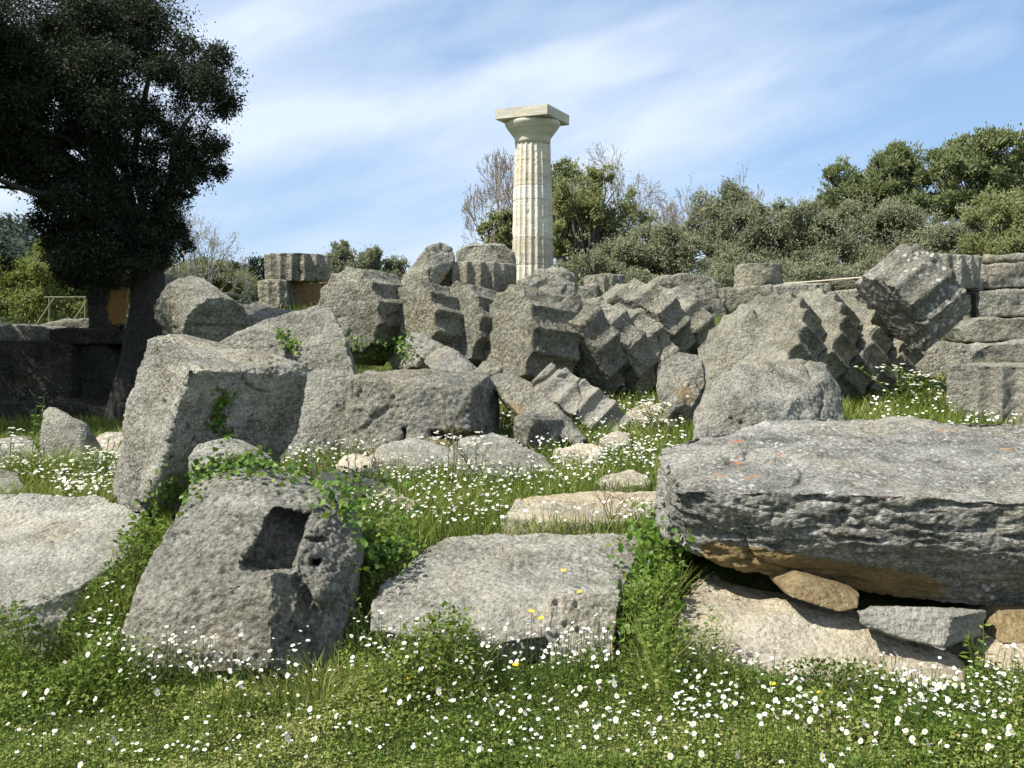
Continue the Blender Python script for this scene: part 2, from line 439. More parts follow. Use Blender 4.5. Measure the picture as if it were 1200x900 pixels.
N1 = [(225, 566, 5.75), (292, 549, 5.75), (366, 590, 5.55), (399, 592, 5.5), (423, 640, 5.35), (414, 712, 5.32), (392, 785, 5.18), (318, 785, 4.62), (318, 672, 4.78), (150, 716, 4.85), (138, 750, 4.85), (150, 795, 4.75)]
def cut(outline, d0, d1):
    return hull_bm([Q(p[0], p[1], d0) for p in outline]+[Q(p[0], p[1], d1+(p[2] if len(p) > 2 else 0)) for p in outline for x, y in [p[:2]]])
STONE('notched_block', 'grey foreground block with a dark L-shaped notch and a small square socket', 'stone block',
      [hull_bm(pts_of(N1)+[Q(225, 566, 5.75)+Vector((.1, .6, 0)), Q(292, 549, 5.75)+Vector((.1, .55, -.05)), Q(399, 592, 5.5)+Vector((0, .6, -.05))]
               +[Vector((-1.9, 5.0, -.1)), Vector((-.85, 4.75, -.1)), Vector((-.95, 5.9, 0)), Vector((-1.85, 6.1, 0))]),
       H((352, 630, 5.02), (398, 594, 5.40), (421, 640, 5.30), (373, 704, 4.80), (345, 668, 4.86), (398, 692, 5.04), (360, 630, 5.6), (405, 600, 5.9), (425, 650, 5.8), (385, 710, 5.5), (392, 740, 5.3))],
      M_near, cuts=[cut([(320, 594, .26), (367, 601, .36), (353, 633, .14), (343, 671, .02), (312, 657, .06)], 4.2, 5.28),
                    cut([(281, 664), (320, 595, .30), (352, 634, .12), (343, 669, .02), (312, 657)], 4.2, 5.22),
                    cut([(354, 630), (388, 628), (387, 635), (354, 638)], 4.3, 5.17),
                    cut([(363, 652), (377, 653), (376, 665), (363, 664)], 4.3, 5.16)], **NB)

STONE('tilted_block', 'big rough tilted block with sunlit left face and shaded front, leaning above the notched block', 'stone block',
      [H((221, 432, 6.25), (186, 562, 6.25), (172, 396, 6.95), (130, 575, 6.95), (152, 606, 6.6), (188, 597, 6.45), (200, 391, 7.2), (245, 398, 7.3), (361, 427, 7.2), (361, 440, 7.1),
         (324, 545, 7.25), (262, 575, 6.85), (350, 500, 7.25), (340, 430, 7.9), (320, 540, 7.9), (240, 402, 8.0), (160, 590, 7.6), (200, 620, 7.0), (240, 610, 7.1)),
       ], M_near, vox=.009, smooth=2, big=(.5, .05), med=(.13, .022), grain=(.028, .020))
STONE('small_stone', 'small grey stone wedged on the notched block in front of the tilted block', 'stone',
      [hull_bm(ext([(219, 537, 5.95), (231, 520, 5.98), (258, 515, 6.0), (284, 526, 5.98), (303, 540, 5.95), (300, 562, 5.85), (222, 562, 5.85)], (.02, .35, -.02), .9))], M_near, vox=.009,
      smooth=2, big=(.3, .02), med=(.1, .012), grain=(.03, .009))
STONE('low_slab', 'low pale weathered slab in the centre foreground, daisies along its front', 'stone slab',
      [hull_bm(drop([(436, 708, 5.15), (445, 684, 5.4), (490, 648, 5.95), (540, 631, 6.3), (600, 628, 6.35), (700, 623, 6.35), (758, 624, 6.3), (738, 668, 5.6), (730, 700, 5.28), (648, 714, 5.05), (560, 728, 5.03)], -.15, 1.0)+pts_of([(434, 738, 4.98), (560, 756, 4.86), (640, 745, 4.9)])),
       hull_bm(ext([(644, 703, 5.04), (728, 690, 5.2), (720, 818, 4.78), (640, 812, 4.74)], (.05, .5, 0)))], M_light, layer=(.5, .06, .012), **NB)
STONE('flat_rock', 'flat rock half hidden under white flowers behind the low slab', 'rock',
      [hull_bm(drop([(586, 606, 6.6), (604, 586, 7.1), (680, 576, 7.4), (772, 578, 7.35), (790, 602, 6.8), (700, 612, 6.55)], .2))], M_pale, vox=.014, smooth=3, big=(.4, .04), med=(.1, .015), grain=(.035, .008))
STONE('pale_slab', 'narrow pale slab sloping into the grass right of the notched block', 'stone slab',
      [hull_bm(drop([(372, 553, 7.8), (396, 549, 7.9), (450, 567, 7.4), (494, 588, 7.0), (480, 600, 6.8), (420, 587, 7.0), (376, 570, 7.3)], .3))], M_pale, vox=.014, smooth=2, big=(.4, .03), med=(.1, .012), grain=(.035, .008))

def och_slab(w):
    # the sheltered underside along the front edge never grew a crust
    x, y, z = w.T
    px = 600+1200*x/np.maximum(y, .1)
    zb = np.interp(x, [.8, 1.15, 1.6, 2.1, 2.6], [.50, .50, .45, .37, .2])
    return np.clip((zb+.075-z)/.05, 0, 1)*np.clip((x-.95)/.1, 0, 1)*np.clip((2.35-x)/.3, 0, 1)
STONE('large_slab', 'huge thick slab at right, top flecked with white and orange lichen', 'stone slab',
      [H((800, 515, 6.9), (863, 505, 7.1), (908, 495, 7.35), (968, 490, 7.45), (1088, 496, 7.4), (1330, 500, 7.3), (767, 530, 6.1), (770, 600, 6.05), (777, 632, 5.75),
         (788, 574, 5.3), (1013, 579, 5.02), (1330, 592, 4.9), (800, 641, 5.45), (863, 665, 5.38), (983, 691, 5.32), (1126, 710, 5.24), (1330, 718, 5.2), (1000, 635, 5.06), (1200, 650, 4.97),
         (800, 620, 6.7), (1330, 640, 7.0))], M_slab, vox=.009, smooth=2, big=(.5, .05), med=(.10, .020), grain=(.028, .010), layer=(.14, .032, .034), ochre=och_slab)
STONE('pale_rock', 'pale cream rock in the shadow under the large slab at right', 'rock',
      [H((790, 708, 5.3), (826, 676, 5.6), (930, 706, 5.32), (1000, 728, 5.12), (1085, 752, 4.95), (1130, 782, 4.85), (770, 780, 4.95), (850, 812, 4.72), (1000, 822, 4.6), (1124, 812, 4.62),
         (830, 655, 6.2), (1000, 685, 6.2), (1130, 720, 6.2)), H((770, 800, 4.9), (1130, 830, 4.6), (780, 740, 6.2), (1130, 760, 6.2), (1000, 840, 4.55))], M_pale,
      vox=.0095, smooth=2, big=(.45, .05), med=(.12, .018), grain=(.032, .009), layer=(.5, .06, .02))
STONE('ochre_wedge', 'small ochre wedge stone propping the large slab', 'stone',
      [hull_bm(ext([(919, 690, 5.1), (940, 676, 5.12), (1008, 696, 5.06), (1006, 713, 4.98), (985, 718, 4.98), (925, 700, 5.05)], (0, .35, 0)))], M_ochre, vox=.008, smooth=2, big=(.3, .01), med=(.1, .006), grain=(.03, .002))
STONE('broken_stone', 'light grey broken stone with striated face wedged below the large slab', 'stone',
      [H((1004, 716, 4.86), (1040, 711, 4.88), (1090, 710, 4.86), (1122, 722, 4.82), (1156, 716, 5.05), (1152, 744, 5.02), (1106, 763, 4.74), (1060, 743, 4.78), (1008, 730, 4.82),
         (1020, 712, 5.2), (1140, 716, 5.3), (1110, 745, 5.25), (1020, 735, 5.1))], M_lightfl, vox=.008, smooth=1, big=(.3, .015), med=(.09, .008), grain=(.028, .007), layer=(.3, .03, .018))
STONE('shaded_stone', 'grey stone in shade beneath the light broken stone', 'stone',
      [hull_bm(ext([(1078, 750, 5.0), (1140, 742, 5.1), (1148, 790, 5.05), (1085, 800, 4.9)], (.05, .4, 0)))], M_mid, vox=.01, grain=(.03, .006))
STONE('ochre_block', 'ochre block under the large slab at the right edge', 'stone block',
      [hull_bm(ext([(1172, 716, 5.12), (1240, 712, 5.1), (1240, 758, 4.95), (1176, 756, 4.95)], (0, .45, 0)))], M_ochre, vox=.01, grain=(.03, .004))
STONE('corner_rock', 'pale rock among daisies at the right edge, below the ochre block', 'rock',
      [hull_bm(ext([(1162, 768, 4.9), (1185, 760, 4.9), (1250, 758, 4.88), (1250, 815, 4.65), (1165, 815, 4.65)], (0, .5, .03)))], M_pale, vox=.01, grain=(.03, .007))

# ------------------------------------------------------------------ middle ground, left
STONE('upright_stone', 'small pointed stone standing among white flowers left of the tilted block', 'stone',
      [H((49, 482, 9.1), (58, 474, 9.15), (94, 494, 9.0), (104, 497, 9.05), (124, 540, 9.3), (122, 562, 9.2), (92, 552, 8.75), (46, 540, 9.0), (46, 562, 8.9), (95, 566, 8.7), (70, 482, 9.6), (118, 540, 9.7), (60, 560, 9.6))],
      M_near, vox=.016, smooth=1, big=(.3, .03), med=(.1, .014), grain=(.04, .008))
STONE('flat_stone', 'flat grey stone at the left edge behind the pointed stone', 'stone',
      [hull_bm(drop([(-40, 520, 9.3), (0, 513, 9.8), (38, 512, 9.9), (50, 530, 9.3), (20, 548, 8.8), (-40, 552, 8.7)], .3))], M_near, vox=.02, grain=(.04, .008))
STONE('dark_stone', 'dark small rock among white flowers at the left edge', 'stone',
      [hull_bm(drop([(-30, 556, 8.0), (0, 548, 8.1), (22, 552, 8.0), (30, 572, 7.7), (0, 580, 7.5), (-30, 582, 7.5)], .3))], M_mid, vox=.016, grain=(.04, .008))
STONE('buried_stone', 'pale stone lying flat between the pointed stone and the tilted block', 'stone',
      [hull_bm(drop([(112, 512, 9.9), (124, 506, 10.1), (150, 506, 10.2), (150, 536, 9.2), (124, 534, 9.3)], .3))], M_pale, vox=.018, grain=(.04, .008))

MB = dict(vox=.0155, smooth=2, big=(.6, .06), med=(.15, .028), grain=(.04, .016))
STONE('leaning_slab', 'tall slanting grey slab behind the tilted block, peak near the stacked drums', 'stone slab',
      [H((246, 402, 10.9), (300, 382, 11.1), (345, 364, 11.2), (372, 356, 11.25), (387, 358, 11.2), (402, 388, 10.7), (417, 442, 10.1), (412, 535, 9.65), (330, 556, 9.3), (290, 556, 9.3), (240, 470, 10.2),
         (330, 385, 11.9), (390, 372, 11.9), (425, 450, 10.8), (415, 530, 10.5), (290, 540, 10.4), (260, 420, 11.6))], M_mid, **MB)
STONE('cracked_slab', 'grey slab piece lying on the tall slanting slab with a weedy crack at its right end', 'stone slab',
      [H((240, 410, 10.4), (262, 396, 10.5), (296, 388, 10.55), (322, 396, 10.4), (336, 404, 10.3), (334, 420, 10.15), (326, 446, 9.95), (250, 450, 9.9), (262, 400, 10.9), (330, 410, 10.7), (300, 460, 10.4), (250, 460, 10.4))], M_mid, **MB)
def och15(w):
    q = w-np.array(Q(527, 514, 9.7)); return np.clip(1.3-np.abs(q[:, 0])/.28, 0, 1)*np.clip(1.3-np.abs(q[:, 2])/.13, 0, 1)
STONE('rectangular_block', 'broad rectangular block with broken lower edge standing at centre above the meadow', 'stone block',
      [H((411, 443, 9.85), (428, 434, 10.2), (574, 437, 10.45), (553, 456, 9.85), (549, 512, 9.78), (584, 452, 10.6), (583, 514, 10.6), (400, 542, 9.6), (500, 542, 9.6), (545, 520, 9.8), (430, 435, 10.7), (575, 437, 11.1), (583, 520, 11.0), (405, 545, 10.6))],
      M_mid, cuts=[cut([(500, 503), (556, 506), (556, 528), (508, 517)], 9.2, 9.98), cut([(470, 500), (480, 498), (476, 530), (468, 530)], 9.2, 9.82)], ochre=och15, **MB)
STONE('small_block', 'small cubic block with a shaded front at the right of the rectangular block', 'stone block',
      [H((602, 488, 10.0), (603, 517, 9.95), (621, 493, 9.65), (616, 524, 9.6), (662, 489, 10.15), (661, 522, 10.1), (650, 534, 9.95), (614, 480, 10.35), (656, 482, 10.5), (655, 530, 10.5))], M_mid, **MB)
STONE('low_boulder', 'low rounded boulder in white flowers below the small cubic block', 'boulder',
      [hull_bm(drop([(526, 530, 9.1), (545, 514, 9.4), (575, 507, 9.6), (605, 514, 9.5), (642, 534, 9.1), (654, 552, 8.7), (590, 556, 8.4), (538, 552, 8.5)], .3))], M_near, **MB)
STONE('curved_boulder', 'low arched boulder at the foot of the rectangular block', 'boulder',
      [hull_bm(drop([(432, 536, 8.9), (450, 520, 9.1), (490, 514, 9.2), (524, 521, 9.1), (536, 542, 8.8), (490, 550, 8.5)], .3))], M_near, **MB)
STONE('half_sunk_stone', 'flat pale stone half sunk in daisies right of the small cubic block', 'stone',
      [hull_bm(drop([(650, 528, 9.5), (676, 518, 9.8), (708, 524, 9.7), (702, 542, 9.1), (660, 544, 9.0)], .3))], M_pale, **MB)
STONE('stone_beam', 'long sunlit stone beam sloping down behind the rectangular block', 'stone beam',
      [H((474, 397, 11.8), (490, 388, 11.9), (532, 408, 11.6), (560, 438, 11.2), (548, 452, 11.1), (508, 437, 11.2), (500, 395, 12.2), (565, 436, 11.6), (520, 445, 11.4))], M_lightfl, **MB)
STONE('narrow_plank_stone', 'thin stone strip lying in the grass left of the sloping beam', 'stone',
      [H((464, 406, 11.6), (470, 403, 11.6), (492, 421, 11.2), (488, 426, 11.2), (468, 408, 11.75), (493, 424, 11.35), (488, 432, 11.2))], M_lightfl, vox=.012, smooth=1, big=(.3, .01), med=(.1, .006), grain=None)
STONE('rubble_stone', 'small rough stone on the upper end of the diagonal ochre-edged beam', 'stone',
      [H((553, 436, 10.9), (566, 424, 11.0), (580, 420, 11.0), (590, 430, 10.9), (580, 444, 10.8), (557, 446, 10.7), (570, 428, 11.4), (588, 440, 11.3))], M_mid, vox=.014, big=(.3, .03), med=(.1, .02), grain=(.04, .008))
def och18(w):
    q = w-np.array(Q(594, 472, 10.3)); return np.clip(1.4-np.abs(q[:, 0])/.2, 0, 1)*np.clip((-q[:, 2]+.0)/.05+.5, 0, 1)
STONE('diagonal_beam', 'grey stone beam sloping down between the rectangular block and the pale fluted fragment', 'stone beam',
      [H((574, 446, 10.6), (598, 434, 10.8), (632, 455, 10.5), (690, 514, 9.95), (676, 524, 9.85), (606, 484, 10.2), (600, 438, 11.2), (690, 520, 10.3), (610, 492, 10.4))], M_mid, ochre=och18, **MB)
STONE('patched_block', 'grey block with an ochre broken patch beside the right drum row', 'stone block',
      [H((769, 424, 11.6), (796, 414, 11.7), (824, 420, 11.6), (828, 450, 11.4), (814, 476, 11.2), (790, 476, 11.1), (768, 452, 11.4), (800, 416, 12.2), (830, 460, 12), (775, 450, 12), (778, 502, 11.3), (812, 502, 11.3), (785, 495, 11.9), (822, 495, 11.9))], M_mid,
      ochre=lambda w: np.clip(1.25-np.linalg.norm((w-np.array(Q(806, 462, 11.15)))/np.array((.16, .4, .13)), axis=1), 0, 1), **MB)
STONE('sunken_slab', 'flat white-grey slab in the grass between fluted fragment and round boulder', 'stone slab',
      [hull_bm(drop([(732, 479, 11.8), (752, 472, 12.1), (792, 472, 12.1), (810, 484, 11.7), (792, 494, 11.2), (740, 493, 11.2)], .5))], M_pale, **MB)
for lab, o in [('small loose stone in the daisies below the fluted fragment', [(702, 512, 10.2), (716, 505, 10.4), (734, 507, 10.4), (738, 520, 10.0), (712, 524, 9.9)]),
               ('small pale stone poking from the grass between the arched boulder and the narrow pale slab', [(398, 540, 8.6), (412, 531, 8.8), (434, 534, 8.8), (436, 548, 8.4), (406, 552, 8.3)]),
               ('low flat stone in the white flowers left of the lichened slab corner', [(700, 560, 8.0), (722, 552, 8.2), (760, 553, 8.2), (766, 566, 7.8), (716, 570, 7.7)])]:
    STONE('loose_stone', lab, 'stone', [hull_bm(drop(o, .3))], M_pale, **MB)
STONE('round_boulder', 'pale rounded boulder behind the large lichened slab', 'boulder',
      [H((816, 478, 9.9), (830, 450, 10.1), (868, 431, 10.3), (934, 421, 10.5), (968, 428, 10.5), (972, 440, 10.3), (988, 462, 10.3), (991, 495, 10.1), (978, 512, 9.9), (815, 515, 9.6), (880, 470, 9.7), (930, 470, 9.75), (900, 515, 9.5),
         (870, 436, 11.0), (960, 432, 11.2), (985, 500, 11), (830, 500, 10.6), (815, 545, 9.7), (980, 545, 9.9), (840, 540, 10.8), (980, 530, 11))], M_near, **MB)

# ------------------------------------------------------------------ toppled column drums
DB = dict(vox=.021, smooth=2, big=(.6, .022), med=(.16, .014), grain=(.045, .010))
DL = 'column drum'; DGR = 'toppled fluted drums of the fallen columns'
def DRUM(label, center, axis, R, L, mat=M_drum, name='column_drum', group=DGR, extra=(), vox=None, ochre=None, cuts=None, wear=None, parent=None, **kw):
    p = dict(DB)
    if vox: p['vox'] = vox
    if wear: p.update(wear)
    return STONE(name, label, DL, [drum_bm(center, axis, R, L, **kw)]+list(extra), mat, ochre=ochre, cuts=cuts, group=group, **p)

# right hand row: worn first drum, then three more behind it to the right
ax = (.70, .70, -.06)
AR = (.68, .39, -.62)
DRUM('worn bulky drum with plain rounded left face, first of the right row', Q(885, 417, 13.1), AR, .93, .46, phase=.05, depth=.12, flutes=20,
     extra=[H((818, 478, 12.7), (830, 440, 12.8), (856, 392, 13.0), (880, 362, 13.2), (900, 400, 12.85), (870, 470, 12.7), (840, 500, 12.7), (900, 370, 13.8), (850, 490, 13.4))], vox=.018)
DRUM('fluted drum second in the right row, directly behind the worn bulky one', Q(928, 412, 13.35), (.68, .42, -.60), .92, .42, phase=.16, depth=.115, flutes=20, vox=.018)
DRUM('fluted drum third in the right row, below the tilted white-lichened drum', Q(966, 415, 13.6), (.68, .44, -.59), .90, .42, phase=.05, depth=.115, flutes=20, vox=.018)
DRUM('fluted drum at the right end of the row, rounded rim facing the grass', Q(1004, 420, 13.85), (.70, .46, -.55), .88, .44, phase=.22, depth=.115, flutes=20, vox=.018)
DRUM('steeply tilted drum speckled with white lichen, propped on the right row', Q(1067, 350, 13.0), (.66, .14, .50), .64, .70, mat=M_lich, flutes=13, phase=.1, depth=.13, vox=.018)
DRUM('upright drum section standing in the grass at the right edge', Q(1203, 427, 12.0)-Vector((0, 0, .40)), (0, 0, 1), .88, .80, mat=M_lightfl, phase=.12, depth=.15, vox=.02, wear=dict(big=(.5, .02), med=(.15, .01)))

# middle row
DRUM('drum with sunlit pale left face, first of the middle row behind the fluted fragment', Q(618, 402, 13.0), (.80, .52, -.12), .70, .72, flutes=14, phase=.0, depth=.115, vox=.018)
DRUM('leaning fluted drum second in the middle row', Q(664, 414, 13.3), (.54, .56, .44), .84, .46, flutes=13, phase=.1, depth=.115, vox=.018)
DRUM('leaning fluted drum third in the middle row, strongly notched edge', Q(700, 419, 13.75), (.56, .54, .43), .86, .46, flutes=13, phase=.2, depth=.115, vox=.018)
DRUM('leaning fluted drum fourth in the middle row, resting low on its neighbour', Q(736, 425, 14.2), (.60, .52, .40), .84, .46, flutes=13, phase=.02, depth=.115, vox=.018)
DRUM('upper fluted drum behind the middle row, left of a matching one', Q(752, 390, 15.2), (.55, .54, .44), .80, .52, flutes=13, phase=.0, depth=.11)
DRUM('upper fluted drum at the right end behind the middle row', Q(786, 394, 15.75), (.58, .52, .42), .78, .48, flutes=13, phase=.15, depth=.11)

# left row
DRUM('rounded worn drum right of the tall slanting slab', Q(428, 372, 13.8), (.62, .78, -.05), .66, .70, flutes=14, phase=.05, depth=.11,
     extra=[H((376, 372, 13.2), (384, 345, 13.3), (405, 330, 13.4), (435, 326, 13.5), (440, 400, 13.2), (425, 415, 13.1), (395, 405, 13.1), (430, 340, 14.0), (400, 390, 13.8))])
DRUM('fluted drum between two others in the left row, above the sloping beam', Q(500, 386, 13.6), (.68, .66, -.12), .64, .7, flutes=14, phase=.1, depth=.12)
DRUM('narrow fluted drum at the right of the left row', Q(545, 388, 13.6), (.70, .62, -.15), .66, .5, flutes=14, phase=.02, depth=.12)
DRUM('pale fluted shard with broad flutes lying on the meadow edge at centre', Q(676, 462, 11.2)+Vector((.09, .81, -.58)), (.52, .30, .50), 1.04, .44, mat=M_lightfl, name='fluted_fragment', group=None, lo=-1.12, hi=.34, depth=.085, flutes=26, phase=0.02, chunk=.5, up=(.5, -.6, .6), vox=.014,
     wear=dict(big=(.5, .012), med=(.12, .007), grain=(.04, .005)))

# ------------------------------------------------------------------ stones on the platform edge
FB = dict(vox=.032, smooth=2, big=(.6, .06), med=(.2, .04), grain=(.08, .012))
DF = dict(big=(.5, .025), med=(.2, .018), grain=None)
DRUM('low upright fluted drum in front of the standing column with a rough boulder on top', Q(553, 336, 20.0), (0, 0, 1), .88, .86, mat=M_far, group='fluted drums on the platform', phase=.08, vox=.028, wear=DF)
STONE('rough_boulder', 'rough boulder on top of the low fluted drum in front of the column', 'boulder',
      [hull_bm(ext([(534, 316, 20), (536, 292, 20), (552, 286, 20), (590, 286, 20), (603, 296, 20), (605, 316, 20)], (0, .9, 0)))], M_far, **FB)
def ochlean(w):
    q = w-np.array(Q(512, 318, 19)); return np.clip(q[:, 0]/.25+.2, 0, 1)*np.clip(-q[:, 2]/.3+.6, 0, 1)
STONE('leaning_slab', 'pointed slab leaning against the low fluted drum, ochre underside', 'stone slab',
      [H((464, 338, 18.7), (472, 320, 18.8), (498, 292, 19), (514, 284, 19.2), (530, 290, 19.3), (534, 306, 19.2), (502, 314, 18.8), (498, 362, 18.7), (470, 362, 18.7), (480, 330, 19.5), (520, 290, 19.9), (505, 340, 19.4))], M_far, ochre=ochlean, **FB)
STONE('jagged_rock', 'jagged dark rock at the foot of the standing column', 'rock',
      [H((606, 330, 19), (625, 318, 19.1), (652, 315, 19.2), (674, 320, 19.2), (676, 352, 19), (668, 368, 18.9), (606, 366, 18.9), (640, 318, 19.9), (670, 345, 19.8), (612, 345, 19.8))], M_far,
      vox=.03, smooth=1, big=(.4, .14), med=(.2, .07), grain=(.08, .012))
DRUM('short fluted block right of the column foot, lit left side', Q(708, 338, 21.5)-Vector((0, 0, .16)), (0, 0, 1), .45, .87, mat=M_far, group='fluted drums on the platform', flutes=14, phase=.1, vox=.03, wear=DF)
STONE('flat_block', 'low pale block left of the short fluted block behind the middle drums', 'stone block',
      [hull_bm(ext([(672, 336, 21), (700, 333, 21), (702, 364, 21), (670, 366, 21)], (0, .7, 0)))], M_far, **FB)
STONE('capstone_boulder', 'broad rounded boulder on the platform edge above the upper fluted drums', 'boulder',
      [hull_bm(ext([(758, 336, 18.5), (776, 324, 18.6), (804, 320, 18.6), (836, 324, 18.6), (845, 334, 18.6), (844, 352, 18.5), (762, 374, 18.5), (800, 374, 18.5)], (0, .9, 0)))], M_far,
      **FB)
for lab, o, d in [('long block of the platform wall directly under the broad rounded boulder', [(800, 350), (852, 348), (854, 376), (796, 378)], 18.3),
                  ('lower wall block beside the first drum of the right row', [(812, 378), (852, 377), (850, 410), (808, 412)], 17.9),
                  ('flat top-lit slab behind the right drum row, left of the rope end', [(846, 338), (905, 334), (908, 366), (846, 366)], 19.4)]:
    STONE('wall_block', lab, 'wall block', [hull_bm(ext([(x, y, d) for x, y in o], (0, .9, 0)))], M_far, group='squared blocks of the platform wall', **FB)
DRUM('worn round drum stub standing alone in front of the olive trees', Q(888, 323, 21.5)-Vector((0, 0, .28)), (0, 0, 1), .50, 1.04, mat=M_far, group=None, name='drum_stub', flutes=14, depth=.03, vox=.03, wear=dict(big=(.4, .05), med=(.2, .03), grain=(.08, .01)))
STONE('flat_slab', 'flat slab on the platform below the rope barrier', 'stone slab', [hull_bm(ext([(908, 334, 20), (975, 331, 20), (980, 364, 20), (908, 364, 20)], (0, .8, 0)))], M_far, **FB)
STONE('flat_slab', 'pale slab on the platform left of the steeply tilted drum', 'stone slab', [hull_bm(ext([(978, 342, 18.4), (1014, 338, 18.4), (1022, 376, 18.4), (976, 376, 18.4)], (0, .8, 0)))], M_far, **FB)
STONE('long_slab', 'long low slab lying behind the middle drum row', 'stone slab', [hull_bm(drop([(568, 358, 17.2), (590, 350, 17.6), (622, 352, 17.6), (628, 362, 17), (575, 368, 16.6)], 1.6))], M_far, **FB)
STONE('long_slab', 'sunlit low slab below the jagged rock', 'stone slab', [hull_bm(drop([(628, 356, 18.2), (660, 350, 18.6), (730, 350, 18.6), (736, 362, 17.8), (640, 368, 17.6)], 1.8))], M_far, **FB)
DRUM('upright fluted drum just behind the steeply tilted drum', Q(1090, 321, 17.2), (0, 0, 1), .80, .54, mat=M_far, group='fluted drums on the platform', phase=.06, depth=.11, vox=.026, wear=DF)
STONE('propping_block', 'block in the shade under the tilted drum, above the grass', 'stone block', [hull_bm(ext([(1078, 412, 14.7), (1104, 402, 14.8), (1138, 404, 14.8), (1142, 446, 14.6), (1080, 450, 14.6)], (0, .9, 0)))], M_mid, **MB)
STONE('stacked_block', 'squared block with a banded face on the platform at the right edge', 'stone block', [hull_bm(ext([(1151, 309, 17.5), (1230, 306, 17.5), (1230, 337, 17.5), (1152, 338, 17.5)], (0, .9, 0)))], M_far, layer=(1.2, .25, .03), **FB)
STONE('cap_slab', 'thin slab on top of the banded block at the right edge', 'stone slab', [hull_bm(ext([(1158, 299, 17.6), (1230, 297, 17.6), (1230, 307, 17.6), (1156, 308, 17.6)], (0, .7, 0)))], M_far, **FB)
STONE('small_wall_stone', 'small stone between the banded block and the drum behind the tilted one', 'stone', [hull_bm(ext([(1136, 325, 17.4), (1156, 324, 17.4), (1156, 341, 17.4), (1136, 342, 17.4)], (0, .4, 0)))], M_far, **FB)
for lab, o, d in [('dark-faced wall block right of the tilted drum', [(1100, 345), (1140, 343), (1141, 372), (1130, 386), (1112, 380)], 16.6),
                  ('top course wall block at the right edge, below the banded block', [(1146, 341), (1240, 338), (1240, 371), (1147, 372)], 16.6),
                  ('second course wall block, rounded left end, at the right edge', [(1122, 384), (1145, 373), (1240, 370), (1240, 400), (1130, 402)], 16.0),
                  ('third course wall block behind the upright drum section', [(1138, 412), (1160, 402), (1240, 400), (1240, 432), (1138, 432)], 15.4)]:
    STONE('wall_block', lab, 'wall block', [hull_bm(ext([(x, y, d) for x, y in o], (0, 1.1, 0)))], M_far, group='squared blocks of the platform wall', **FB)

# ------------------------------------------------------------------ left background stones
och_low = lambda w: np.clip((w[:, 0]-Q(343, 346, 20).x)/.06, 0, 1)
DRUM('upper of two stacked half drums on the left, standing against the sky', Q(354, 316, 20.3), (0, 0, 1), .80, .54, mat=M_far, group='two stacked half drums', lo=-1.12, hi=1.12, chunk=.12, phase=.05, depth=.12, vox=.024, wear=DF)
DRUM('lower of two stacked half drums, broken open to ochre stone on the right', Q(352, 346, 20.3), (0, 0, 1), .84, .54, mat=M_far, group='two stacked half drums', lo=-1.3, hi=-.12, chunk=.2, phase=.0, depth=.11, vox=.024, wear=DF, ochre=och_low,
     extra=[hull_bm([Q(338, 330, 20.0), Q(386, 330, 20.5), Q(384, 364, 20.5), Q(338, 364, 20.0), Q(330, 330, 20.8), Q(384, 330, 21), Q(384, 364, 21), Q(330, 364, 20.8)])])
DRUM('lying drum with layered side and shaded end face, near the olive trunk', Q(236, 373, 13.3), (-.58, .70, .30), .45, 1.0, mat=M_mid, group=None, name='lying_drum', depth=.04, flutes=16, wear=dict(layer=(.5, .09, .03)))
STONE('propped_block', 'block with sunlit left edge behind the lying drum', 'stone block', [H((186, 328, 16.8), (192, 322, 16.9), (212, 326, 17), (232, 344, 17), (230, 430, 16.8), (186, 430, 16.5), (200, 322, 17.6), (230, 350, 17.7), (190, 430, 17.5))], M_mid, **MB)
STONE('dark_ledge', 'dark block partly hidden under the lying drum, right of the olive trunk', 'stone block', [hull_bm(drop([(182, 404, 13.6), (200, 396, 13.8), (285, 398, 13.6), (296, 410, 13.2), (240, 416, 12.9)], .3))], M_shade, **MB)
STONE('flat_block', 'flat sunlit block left of the stacked half drums', 'stone block', [hull_bm(drop([(262, 366, 17.5), (276, 357, 18), (318, 356, 18), (330, 362, 17.6), (300, 374, 17.0), (268, 378, 17)], 1.2))], M_far, **FB)
STONE('dark_slab', 'slab with a shaded face below the stacked half drums', 'stone slab', [H((286, 370, 16.6), (312, 360, 16.9), (345, 362, 17.0), (352, 372, 16.6), (290, 400, 16.2), (350, 400, 16.2), (320, 365, 17.6), (345, 395, 17.5))], M_mid, **MB)
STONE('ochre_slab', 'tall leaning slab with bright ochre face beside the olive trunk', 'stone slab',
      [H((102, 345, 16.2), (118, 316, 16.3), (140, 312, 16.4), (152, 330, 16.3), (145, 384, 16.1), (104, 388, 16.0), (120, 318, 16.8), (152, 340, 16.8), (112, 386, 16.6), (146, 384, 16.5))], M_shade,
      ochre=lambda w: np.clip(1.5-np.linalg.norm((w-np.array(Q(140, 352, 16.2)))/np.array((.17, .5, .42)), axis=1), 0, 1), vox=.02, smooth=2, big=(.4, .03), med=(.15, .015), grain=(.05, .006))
LG = 'dark blocks of the ruined wall on the left'
